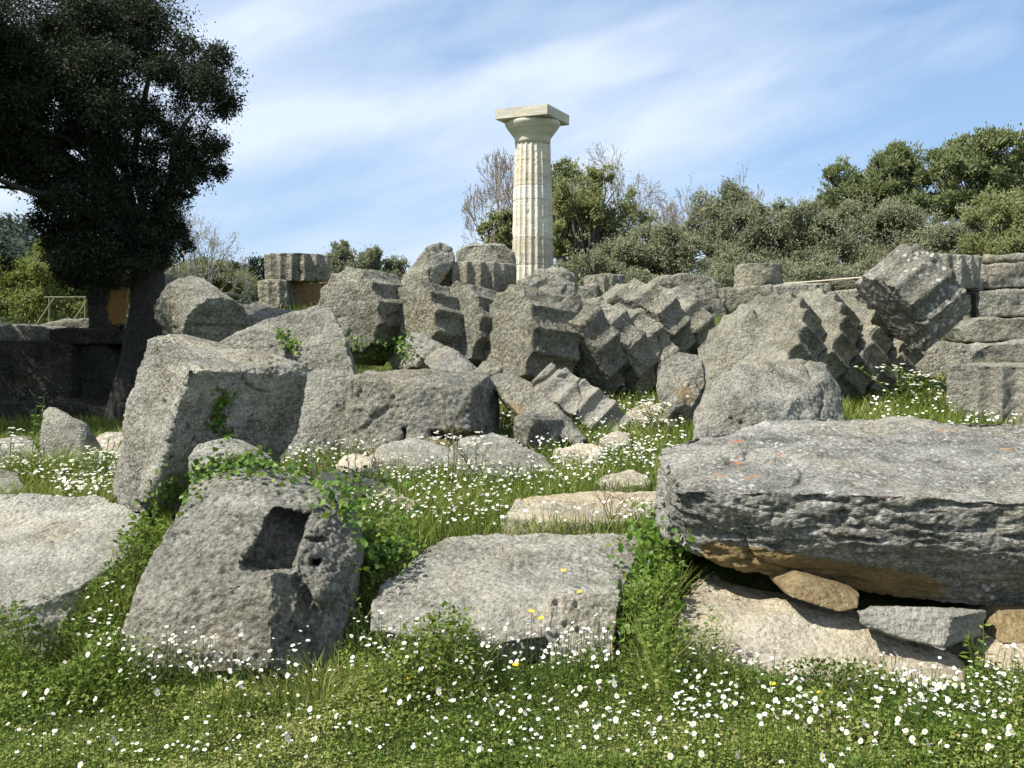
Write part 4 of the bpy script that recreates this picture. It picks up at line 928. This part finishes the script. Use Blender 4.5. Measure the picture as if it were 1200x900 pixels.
def carpet():
    rng = np.random.default_rng(8)
    n = 165000
    y = 3.5+(5.9-3.5)*rng.random(n)**1.15; x = (rng.random(n)*2-1)*(y*.53+.9)
    k = free(x, y); x = x[k]; y = y[k]; n = len(x)
    h = hmap(x, y); z = ground(x, y)+h*rng.random(n)**.55
    P = np.stack([x, y, z], 1)
    D = unit(rdir(rng, n)*np.array([1, 1, .5])+np.array([0, 0, .15])); Nn = unit(rdir(rng, n)*.75+np.array([0, 0, 1.]))
    sz = rng.uniform(.55, 1.25, n)*(.75+.5*np.clip(fbm(P/.5, 2, 3)+.4, 0, 1))
    sz = sz*np.clip(.75+h*2.4, .8, 1.5); V, F = leaves(P, D, Nn, .023*sz, .014*sz)
    t = np.clip(rng.normal(.45, .2, n)+fbm(P/.45, 3, 4)*.5+np.interp(P[:, 1], [3.7, 4.3, 4.6], [.22, .12, -.03]), 0, 1)
    tag(link('ground_cover', mesh_np('ground_cover', V, F, M_cover, attrs={'tint': np.repeat(t, 4)})), 'small leafy green plants covering the ground in the foreground', 'ground cover', kind='stuff')
carpet()

def grass():
    rng = np.random.default_rng(9); Vs, Fs, Ts = [], [], []; o = 0
    def add(x, y, ln, wd, tmean, up=1.0):
        nonlocal o
        k = free(x, y); x = x[k]; y = y[k]; ln = ln[k]; wd = wd[k]; n = len(x); P = np.stack([x, y, ground(x, y)-.01], 1)
        D = unit(rdir(rng, n)*.45+np.array([0, 0, up])); a = rng.random(n)*2*PI; Sd = np.stack([np.cos(a), np.sin(a), 0*a], 1)
        bend = np.stack([-np.sin(a), np.cos(a), 0*a], 1)*rng.uniform(.2, 1.1, (n, 1))
        V, F = blades(P, D, Sd, ln, wd, bend); Vs.append(V); Fs.append(F+o); o += len(V)
        Ts.append(np.repeat(np.clip(rng.normal(tmean, .22, n)+fbm(P/.6, 2, 6)*.4, 0, 1), 6))
    n = 58000; y = 3.5+2.4*rng.random(n); x = (rng.random(n)*2-1)*(y*.53+.9); h = hmap(x, y)
    add(x, y, np.maximum(h*rng.uniform(.6, 1.5, n), .03), rng.uniform(.0018, .0048, n), .58)
    n = 98000; y = 5.9+8.6*rng.random(n)**1.3; x = (rng.random(n)*2-1)*(y*.53+1.)
    add(x, y, rng.uniform(.06, .24, n)*np.clip(1.1-(y-9)*.02, .7, 1.1), rng.uniform(.004, .009, n)*(y/8), .52)
    n = 14000; y = 13+7*rng.random(n); x = (rng.random(n)*2-1)*(y*.53+1.)
    add(x, y, rng.uniform(.08, .25, n), rng.uniform(.012, .02, n), .45)
    tag(link('grass', mesh_np('grass', np.concatenate(Vs), np.concatenate(Fs), M_grass, attrs={'tint': np.concatenate(Ts)})), 'bright green grass growing between the fallen stones', 'grass', kind='stuff')
grass()

FM = [M_petal, M_yolk, M_stem]
def flower_geo(heads, nrm, rad, stem_base, petals, rng, cup=.05):
    """daisy heads: petals as narrow quads round a domed yellow centre, on a thin stem"""
    Vs, F4, F3, m4, m3 = [], [], [], [], []; o = 0
    for c, nn, r, sb in zip(heads, nrm, rad, stem_base):
        a = np.cross(nn, (.3, .9, .1)); a /= np.linalg.norm(a); b = np.cross(nn, a)
        ph = rng.random()*6
        for k in range(petals):
            t = ph+k*2*PI/petals+rng.normal()*.05; e = a*math.cos(t)+b*math.sin(t); s = -a*math.sin(t)+b*math.cos(t); w = r*3.0/petals; l = r*rng.uniform(.9, 1.05); u = nn*r*rng.normal(cup, .12)
            Vs += [c+e*r*.25-s*w*.55, c+e*r*.25+s*w*.55, c+e*l+s*w+u, c+e*l-s*w+u]; F4.append([o, o+1, o+2, o+3]); m4.append(0); o += 4
        for k in range(6):
            t = k*PI/3; Vs.append(c+(a*math.cos(t)+b*math.sin(t))*r*.42+nn*r*.05)
        Vs.append(c+nn*r*.2)
        for k in range(6): F3.append([o+k, o+(k+1) % 6, o+6]); m3.append(1)
        o += 7
        w = max(.0012, r*.07)
        if sb is not None:
            Vs += [sb+np.array([w, 0, 0]), sb-np.array([w, 0, 0]), c-np.array([w, 0, 0]), c+np.array([w, 0, 0]), sb+np.array([0, w, 0]), sb-np.array([0, w, 0]), c-np.array([0, w, 0]), c+np.array([0, w, 0])]
            F4 += [[o, o+1, o+2, o+3], [o+4, o+5, o+6, o+7]]; m4 += [2, 2]; o += 8
    return np.array(Vs), np.array(F4), np.array(F3), m4+m3

def daisies():
    rng = np.random.default_rng(21); protos = []
    for j in range(12):
        h = rng.uniform(.85, 1.15); nn = unit(np.array([[rng.normal()*.55, -.25+rng.normal()*.45, 1.]]))[0]
        V, F4, F3, mi = flower_geo([np.array([rng.normal()*.02, rng.normal()*.02, .16*h])], [nn], [.0092*rng.uniform(.75, 1.2)], [np.zeros(3)], 12, rng)
        protos.append(mesh_np('daisy', V, [F4, F3], FM, mi))
    zones = [(820, 1190, 790, 880, 120), (440, 730, 735, 830, 75), (80, 330, 705, 790, 55), (20, 400, 790, 890, 25), (560, 820, 830, 890, 25)]
    k = 0; dirp = []
    for x0, x1, y0, y1, n in zones:
        for i in range(n):
            px, py = rng.uniform(x0, x1), y0+(y1-y0)*rng.random()**1.4; zz = .16+rng.uniform(-.04, .1)
            d = (1.6-zz-.05)*1200/(py-400); p = Q(px, py, d)
            if not free(np.array([p.x]), np.array([p.y]))[0]: continue
            o = link('daisy', protos[k % 12]); k += 1
            g = gz(p.x, p.y); o.location = (p.x, p.y, g); s = max(.5, (p.z-g)/.16); o.scale = (1, 1, s) if s < 1.6 else (1, 1, 1.6)
            o.rotation_euler = (0, 0, rng.uniform(-.6, .6)); tag(o, 'small white daisy with yellow centre on a thin stem in the foreground greenery', 'daisy', 'white daisies in the foreground greenery')
    # yellow flowers
    ym = None
    for px, py, d in [(660, 668, 5.25), (679, 693, 5.15), (623, 716, 4.9), (634, 724, 4.85), (604, 779, 4.55), (480, 798, 4.5), (905, 815, 4.5), (960, 838, 4.4)]:
        p = Q(px, py, d); g = gz(p.x, p.y); h = max(.1, p.z-g)
        V, F4, F3, mi = flower_geo([np.array([0, 0, h])], [np.array([0, -.3, .95])], [.014], [np.zeros(3)], 12, rng)
        o = link('yellow_flower', mesh_np('yellow_flower', V, [F4, F3], [M_yellow, M_yolk, M_stem], mi)); o.location = (p.x, p.y, g)
        tag(o, 'bright yellow flower on a thin stem among the white daisies', 'flower', 'yellow flowers among the daisies')
    # everything further back and the smallest heads: more than anyone could count
    H_, Nn, R_, S_ = [], [], [], []
    def zone(n, xf, y0, y1, r, h):
        y = y0+(y1-y0)*rng.random(n*3); x = xf[0](y)+(xf[1](y)-xf[0](y))*rng.random(n*3)
        f = fbm(np.stack([x, y, 0*x], 1)/.5, 3, 14)*1.6+rng.normal(size=n*3)*.16-9*(~free(x, y)); ok = np.argsort(-f)[:int(n*2.0)]; ok = ok[f[ok] > -5]; ok = rng.permutation(ok)[:n]
        x, y = x[ok], y[ok]; g = ground(x, y); z = g+h*rng.uniform(.6, 1.35, len(ok))
        for i in range(len(ok)):
            H_.append(np.array([x[i], y[i], z[i]])); S_.append(np.array([x[i]+rng.normal()*.02, y[i]+rng.normal()*.02, g[i]])); R_.append(r*rng.uniform(.6, 1.3)); Nn.append(unit(np.array([[rng.normal()*.35, rng.normal()*.35-.2, 1.]]))[0])
    zone(1300, (lambda y: -.24*y, lambda y: .14*y), 6.2, 9.6, .0105, .17)
    zone(700, (lambda y: -.06*y, lambda y: .17*y), 8.6, 12.2, .0125, .17)
    zone(420, (lambda y: -.5*y, lambda y: -.37*y), 6.9, 9.0, .0145, .15)
    zone(420, (lambda y: .35*y, lambda y: .5*y), 9.5, 14.5, .016, .15)
    zone(160, (lambda y: -.05*y, lambda y: .2*y), 11.5, 13.5, .016, .15)
    zone(500, (lambda y: -.5*y, lambda y: .5*y), 3.7, 4.6, .0065, .09)
    zone(350, (lambda y: .16*y, lambda y: .5*y), 4.0, 4.7, .0085, .13)
    zone(200, (lambda y: -.16*y, lambda y: .1*y), 4.4, 5.0, .0085, .2)
    zone(160, (lambda y: -.42*y, lambda y: -.2*y), 4.4, 5.2, .0085, .2)
    V, F4, F3, mi = flower_geo(H_, Nn, R_, S_, 6, rng)
    tag(link('meadow_flowers', mesh_np('meadow_flowers', V, [F4, F3], FM, mi)), 'countless small white flowers of the meadow between the stones', 'flowers', kind='stuff')
daisies()

# ------------------------------------------------------------------ ivy and weeds
bpy.context.view_layer.update()
DG = bpy.context.evaluated_depsgraph_get()
STUFF = ('ground_cover', 'grass', 'meadow_flowers', 'daisy', 'yellow_flower', 'crown')
def surf(px, py):
    dv = (Q(px, py, 1)-EYE).normalized(); o = EYE.copy()
    for _ in range(12):
        ok, loc, nrm, idx, ob, mt = SC.ray_cast(DG, o, dv)
        if not ok: return None
        if ob.name.split('.')[0] in STUFF: o = loc+dv*.004; continue
        return np.array(loc), np.array(nrm)
    return None

def ivy(label, pts, n, size, seed, spread=12, lift=.05, far=9, kind='ivy'):
    """leaves lying over whatever stone is found along a run of photo points, joined by stems"""
    rng = np.random.default_rng(seed); P, Nn = [], []
    pts = np.array(pts, float); stems = []
    base = [surf(x, y) for x, y, *_ in pts]
    for k in range(n):
        t = rng.random()*(len(pts)-1); i = int(t); f = t-i
        q = pts[i]*(1-f)+pts[i+1]*f; w = q[2] if len(q) > 2 else spread
        s = surf(q[0]+rng.normal()*w*.5, q[1]+rng.normal()*w*.5)
        if s is None or s[0][1] > far: continue
        P.append(s[0]+s[1]*lift*rng.random()**.8+np.array([0, 0, .02])*rng.random()); Nn.append(s[1])
    P = np.array(P); Nn = np.array(Nn); m = len(P); org = P.mean(0); org[2] = P[:, 2].min()
    root = empty(kind.replace(' ', '_'), org, label, kind)
    D = unit(rdir(rng, m)+np.array([0, -.2, -.2])); N2 = unit(Nn*.6+rdir(rng, m)*.55+np.array([-.2, -.3, .5])); s = rng.uniform(.6, 1.3, m)
    # five cornered leaves
    S_ = unit(np.cross(D, N2)); U = np.cross(S_, D); L_ = (size*s)[:, None]
    V = np.stack([P, P+D*L_*.25+S_*L_*.5+U*L_*.06, P+D*L_*.62+S_*L_*.36+U*L_*.1, P+D*L_, P+D*L_*.62-S_*L_*.36+U*L_*.1, P+D*L_*.25-S_*L_*.5+U*L_*.06], 1).reshape(-1, 3)-org
    b = np.arange(m)[:, None]*6; F = np.concatenate([b+np.array([0, 1, 2, 3]), b+np.array([0, 3, 4, 5])])
    link('foliage', mesh_np('foliage', V, F, M_ivy, attrs={'tint': np.repeat(np.clip(rng.normal(.5, .25, m), 0, 1), 6)}), root)
    paths = []
    for j in range(4):
        w = [surf(x+rng.normal()*4, y+rng.normal()*4) for x, y, *_ in pts]; w = [q[0]+q[1]*.012-org for q in w if q is not None and q[0][1] < far]
        if len(w) > 1:
            brk = [0]+[i+1 for i in range(len(w)-1) if np.linalg.norm(w[i+1]-w[i]) > .28]+[len(w)]
            w = max((w[a:b] for a, b in zip(brk, brk[1:])), key=len)
        if len(w) > 1: paths.append((np.array(w), np.full(len(w), .004)))
    if paths:
        V, F = tube(paths, 5); link('stems', mesh_np('stems', V, F, M_dry), root)
ivy('bright green ivy trailing down between the tilted block and the notched block', [(150, 640, 16), (172, 616, 18), (190, 590, 22), (212, 568, 22), (240, 556, 16), (270, 548, 16), (300, 546, 15), (330, 550, 15), (352, 562, 13)], 640, .034, 1)
ivy('dark green ivy mound right of the notched block', [(372, 585, 22), (405, 590, 26), (440, 598, 34), (470, 612, 36), (490, 626, 18), (450, 632, 34), (428, 650, 24), (470, 655, 20), (440, 672, 12)], 1050, .036, 2, lift=.14)
ivy('ivy hanging over the right end of the low slab beside the large slab', [(760, 626, 20), (785, 648, 24), (752, 662, 30), (772, 690, 34), (752, 715, 34), (775, 735, 34), (748, 755, 28), (776, 772, 22)], 1350, .036, 3, lift=.18)
ivy('patch of green moss and ivy on the shaded face of the tilted block', [(264, 462, 9), (258, 480, 12), (248, 496, 14), (270, 510, 10)], 170, .03, 4, lift=.03)
ivy('small weedy tuft growing in the crack of the slanting slab', [(328, 392, 7), (334, 402, 8), (340, 412, 8), (348, 405, 10)], 130, .04, 5, lift=.08, far=13, kind='weed tuft')
ivy('green weeds growing at the foot of the rounded worn drum', [(410, 402, 10), (430, 412, 12), (455, 405, 14), (475, 400, 12), (480, 418, 12)], 420, .036, 6, lift=.12, far=15, kind='weed tuft')

def weed(label, px, base_py, d, h, n_st, seed, mat, leafn=14, fl=0, spread=.06, leaf=.03):
    rng = np.random.default_rng(seed); b = Q(px, base_py, d); z = gz(b.x, b.y)
    root = empty('weed', (b.x, b.y, z), label, 'plant'); paths = []; P = []; heads = []
    for j in range(n_st):
        tip = np.array([rng.normal()*spread*1.6, rng.normal()*spread, h*rng.uniform(.65, 1.05)]); q = wiggle(np.array([rng.normal()*.012, rng.normal()*.012, 0]), tip, 7, .025, rng)
        paths.append((q, np.linspace(.0045, .002, 7)*max(1, d/7))); heads.append(tip)
        for k in range(leafn):
            t = rng.uniform(.05, .95); P.append(q[int(t*6)]+(q[min(6, int(t*6)+1)]-q[int(t*6)])*(t*6 % 1))
        for k in range(3):
            i = rng.integers(3, 6); s = q[i]+np.array([rng.normal()*spread, rng.normal()*spread, rng.uniform(.04, .12)]); paths.append((np.stack([q[i], (q[i]+s)/2+.005, s]), np.array([.002, .0016, .0012])*max(1, d/7))); heads.append(s)
    V, F = tube(paths, 5); link('stems', mesh_np('stems', V, F, mat), root)
    P = np.array(P); m = len(P); s = rng.uniform(.5, 1.3, m)
    V, F = leaves(P, unit(rdir(rng, m)*np.array([1, 1, .4])+np.array([0, 0, .3])), unit(rdir(rng, m)*.6+np.array([0, -.2, 1])), leaf*s, leaf*.38*s)
    link('foliage', mesh_np('foliage', V, F, M_grass if mat is M_dry else M_cover, attrs={'tint': np.repeat(rng.random(m), 4)}), root)
    if fl:
        hs = [p+np.array([rng.normal()*.02, rng.normal()*.02, rng.random()*.015]) for p in heads for _ in range(fl)]
        for p in hs:
            V, F4, F3, mi = flower_geo([p], [unit(np.array([[rng.normal()*.3, -.2, 1]]))[0]], [.010*max(1, d/7)], [None], 6, rng)
            link('flower', mesh_np('flower', V, [F4, F3], FM, mi), root)
weed('tall leafy weed standing before the dark wall left of the pointed stone', 36, 560, 8.6, .86, 2, 1, M_stem, 34, 0, .07, .06)
weed('white umbel flowers at the left edge in front of the dark wall', 14, 560, 8.8, .42, 4, 2, M_stem, 10, 3, .07)
weed('white umbel flowers between the pointed stone and the tilted block', 116, 575, 8.0, .42, 5, 3, M_stem, 8, 4, .08)
weed('dry reddish stalks rising in front of the rectangular block', 528, 610, 7.6, .88, 3, 4, M_dry, 16, 0, .05)
weed('tall thin dry stalk right of the ivy mound', 446, 610, 7.2, .60, 2, 5, M_dry, 10, 0, .03)
weed('pair of thin dark stalks left of the ivy mound, before the slanting slab', 364, 580, 6.6, .66, 3, 6, M_dry, 14, 0, .05)
weed('thin stalks behind the ivy mound near the narrow pale slab', 410, 600, 6.9, .60, 2, 7, M_dry, 10, 0, .04)
weed('green leafy weed with pale buds in the dark gap below the large slab', 1146, 800, 4.72, .30, 3, 8, M_stem, 14, 0, .03, .05)
weed('reddish dry weeds on the flat rock left of the large slab', 716, 618, 6.7, .26, 6, 9, M_dry, 10, 0, .08)
weed('white umbels by the foot of the small cubic block', 560, 560, 8.6, .34, 5, 10, M_stem, 8, 4, .10)
weed('leafy weed with white flowers below the right drum row', 1062, 460, 12.6, .5, 8, 11, M_stem, 20, 3, .16, .07)
weed('weed tuft at the base of the patched block', 772, 490, 11.0, .35, 6, 12, M_stem, 16, 3, .12, .06)
def tuft(label, px, py, d, n, h, seed, w=.12, tm=.75):
    rng = np.random.default_rng(seed); b = Q(px, py, d); z = gz(b.x, b.y)
    P = np.stack([rng.normal(size=n)*w, rng.normal(size=n)*w*.6, np.zeros(n)], 1)
    a = rng.random(n)*2*PI; Sd = np.stack([np.cos(a), np.sin(a), 0*a], 1); bend = unit(P+rng.normal(size=(n, 3))*.05)*np.array([1, 1, .1])*rng.uniform(.5, 1.3, (n, 1))
    V, F = blades(P, unit(rdir(rng, n)*.3+np.array([0, 0, 1.])), Sd, h*rng.uniform(.6, 1.2, n), rng.uniform(.003, .006, n)*max(1, d/6), bend)
    o = link('grass_tuft', mesh_np('grass_tuft', V, F, M_grass, attrs={'tint': np.repeat(np.clip(rng.normal(tm, .2, n), 0, 1), 6)}), None, (b.x, b.y, z)); tag(o, label, 'grass tuft')
tuft('yellowish grass tuft spreading below the shaded side of the notched block', 375, 800, 4.55, 420, .17, 1, .2)
tuft('grass tuft growing between the left boulder and the notched block', 132, 720, 5.3, 420, .26, 2, .11, .6)
tuft('tall grass tuft beside the pale narrow slab', 480, 600, 7.0, 700, .24, 3, .3, .6)
tuft('grass tuft in front of the pointed stone', 62, 560, 8.3, 600, .34, 4, .22, .35)

# ------------------------------------------------------------------ rope barrier and rail fence
def rope():
    rng = np.random.default_rng(1)
    p = [np.array(Q(x, y, d)) for x, y, d in [(822, 341, 24), (850, 338, 23.4), (885, 334.5, 22), (950, 330, 20.5), (1010, 325, 19), (1130, 319, 20), (1230, 318, 21)]]
    q = np.concatenate([np.linspace(p[i], p[i+1], 6)[:-1] for i in range(len(p)-1)]+[p[-1:]])
    V, F = tube([(q, np.full(len(q), .013))], 6); o = link('barrier_rope', mesh_np('barrier_rope', V-q[0], F, M_rope), None, tuple(q[0])); tag(o, 'pale barrier rope stretched along the platform behind the right drum row', 'rope')
rope()
def rail():
    b = np.array(Q(76, 385, 22)); b[2] = gz(b[0], b[1]); root = empty('rail_fence', b, 'weathered wooden rail fence behind the wall left of the olive trunk', 'fence')
    for x0, y0, x1, y1, nm in [(52, 348.5, 108, 348.5, 'rail'), (64, 349, 40, 385, 'brace'), (102, 353, 78, 388, 'brace'), (100, 349, 100, 392, 'post'), (58, 349, 58, 392, 'post')]:
        p = np.array([np.array(Q(x0, y0, 22)), np.array(Q(x1, y1, 22))]); V, F = tube([(np.linspace(p[0], p[1], 3)-b, np.full(3, .022))], 6); link(nm, mesh_np(nm, V, F, M_wood), root)
rail()
# ------------------------------------------------------------------ camera, sun, sky
cam_d = bpy.data.cameras.new('camera'); cam_d.sensor_width = 36; cam_d.lens = 36; cam_d.clip_start = .05; cam_d.clip_end = 9000
cam = bpy.data.objects.new('camera', cam_d); COL.objects.link(cam)
cam.location = EYE; cam.rotation_euler = (PI/2-PITCH, 0, 0); SC.camera = cam
SUN_EL, SUN_AZ = math.radians(51), math.radians(66)    # the sun stands to the left, a little behind the camera
S = Vector((-math.sin(SUN_AZ)*math.cos(SUN_EL), -math.cos(SUN_AZ)*math.cos(SUN_EL), math.sin(SUN_EL)))
sd = bpy.data.lights.new('sun', 'SUN'); sd.energy = 5.0; sd.angle = math.radians(.5); sd.color = (1, .955, .87)
sun = bpy.data.objects.new('sun', sd); COL.objects.link(sun); sun.location = (-30, -10, 40)
sun.rotation_euler = S.to_track_quat('Z', 'Y').to_euler()
w = bpy.data.worlds.new('World'); SC.world = w; w.use_nodes = True
nt = w.node_tree; nt.nodes.clear(); N, L = nt.nodes, nt.links
out = N.new('ShaderNodeOutputWorld'); bg = N.new('ShaderNodeBackground'); bg.inputs['Strength'].default_value = .086
sky = N.new('ShaderNodeTexSky'); sky.sky_type = 'NISHITA'; sky.sun_disc = False
sky.sun_elevation = SUN_EL; sky.sun_rotation = math.atan2(S.x, S.y); sky.altitude = 50; sky.air_density = 1.0; sky.dust_density = .6; sky.ozone_density = 2.0
tc = N.new('ShaderNodeTexCoord')
# thin cirrus, drawn out into bands that climb to the right
mp = N.new('ShaderNodeMapping'); mp.vector_type = 'POINT'; mp.inputs['Rotation'].default_value = (0, math.radians(17), 0); L.new(tc.outputs['Generated'], mp.inputs[0])
m2 = N.new('ShaderNodeMapping'); m2.inputs['Scale'].default_value = (1.5, 1.5, 6.6); m2.inputs['Location'].default_value = (.35, 0, .62); L.new(mp.outputs[0], m2.inputs[0])
band = noise_n(nt, m2.outputs[0], 1.25, 3, .45, .25)
m3 = N.new('ShaderNodeMapping'); m3.inputs['Scale'].default_value = (3, 3, 9); L.new(mp.outputs[0], m3.inputs[0])
fine = noise_n(nt, m3.outputs[0], 2.6, 7, .6, .5)
cl = math_n(nt, 'ADD', math_n(nt, 'MULTIPLY', band, .80), math_n(nt, 'MULTIPLY', fine, .20))
mask = ramp(nt, cl, [(.37, (.0, .0, .0)), (.49, (.5, .5, .5)), (.59, (1, 1, 1))])
# pale humid air low over the horizon, thinning out with height
sx = N.new('ShaderNodeSeparateXYZ'); L.new(tc.outputs['Generated'], sx.inputs[0])
air = ramp(nt, sx.outputs[2], [(.0, (.6, .6, .6)), (.35, (.42, .42, .42)), (.8, (0, 0, 0))])
c = mixc(nt, air, sky.outputs[0], (3.2, 5.1, 8.2))
c = mixc(nt, math_n(nt, 'MULTIPLY', mask, .82), c, (6.8, 7.5, 8.6))
L.new(c, bg.inputs['Color']); L.new(bg.outputs[0], out.inputs[0])
SC.view_settings.view_transform = 'Standard'; SC.view_settings.look = 'None'; SC.view_settings.gamma = 1; SC.view_settings.use_curve_mapping = False
SC.view_settings.exposure = .64
SC.cycles.max_bounces = 6; SC.cycles.diffuse_bounces = 3; SC.cycles.glossy_bounces = 2; SC.cycles.transmission_bounces = 3; SC.cycles.transparent_max_bounces = 6
SC.cycles.use_denoising = True
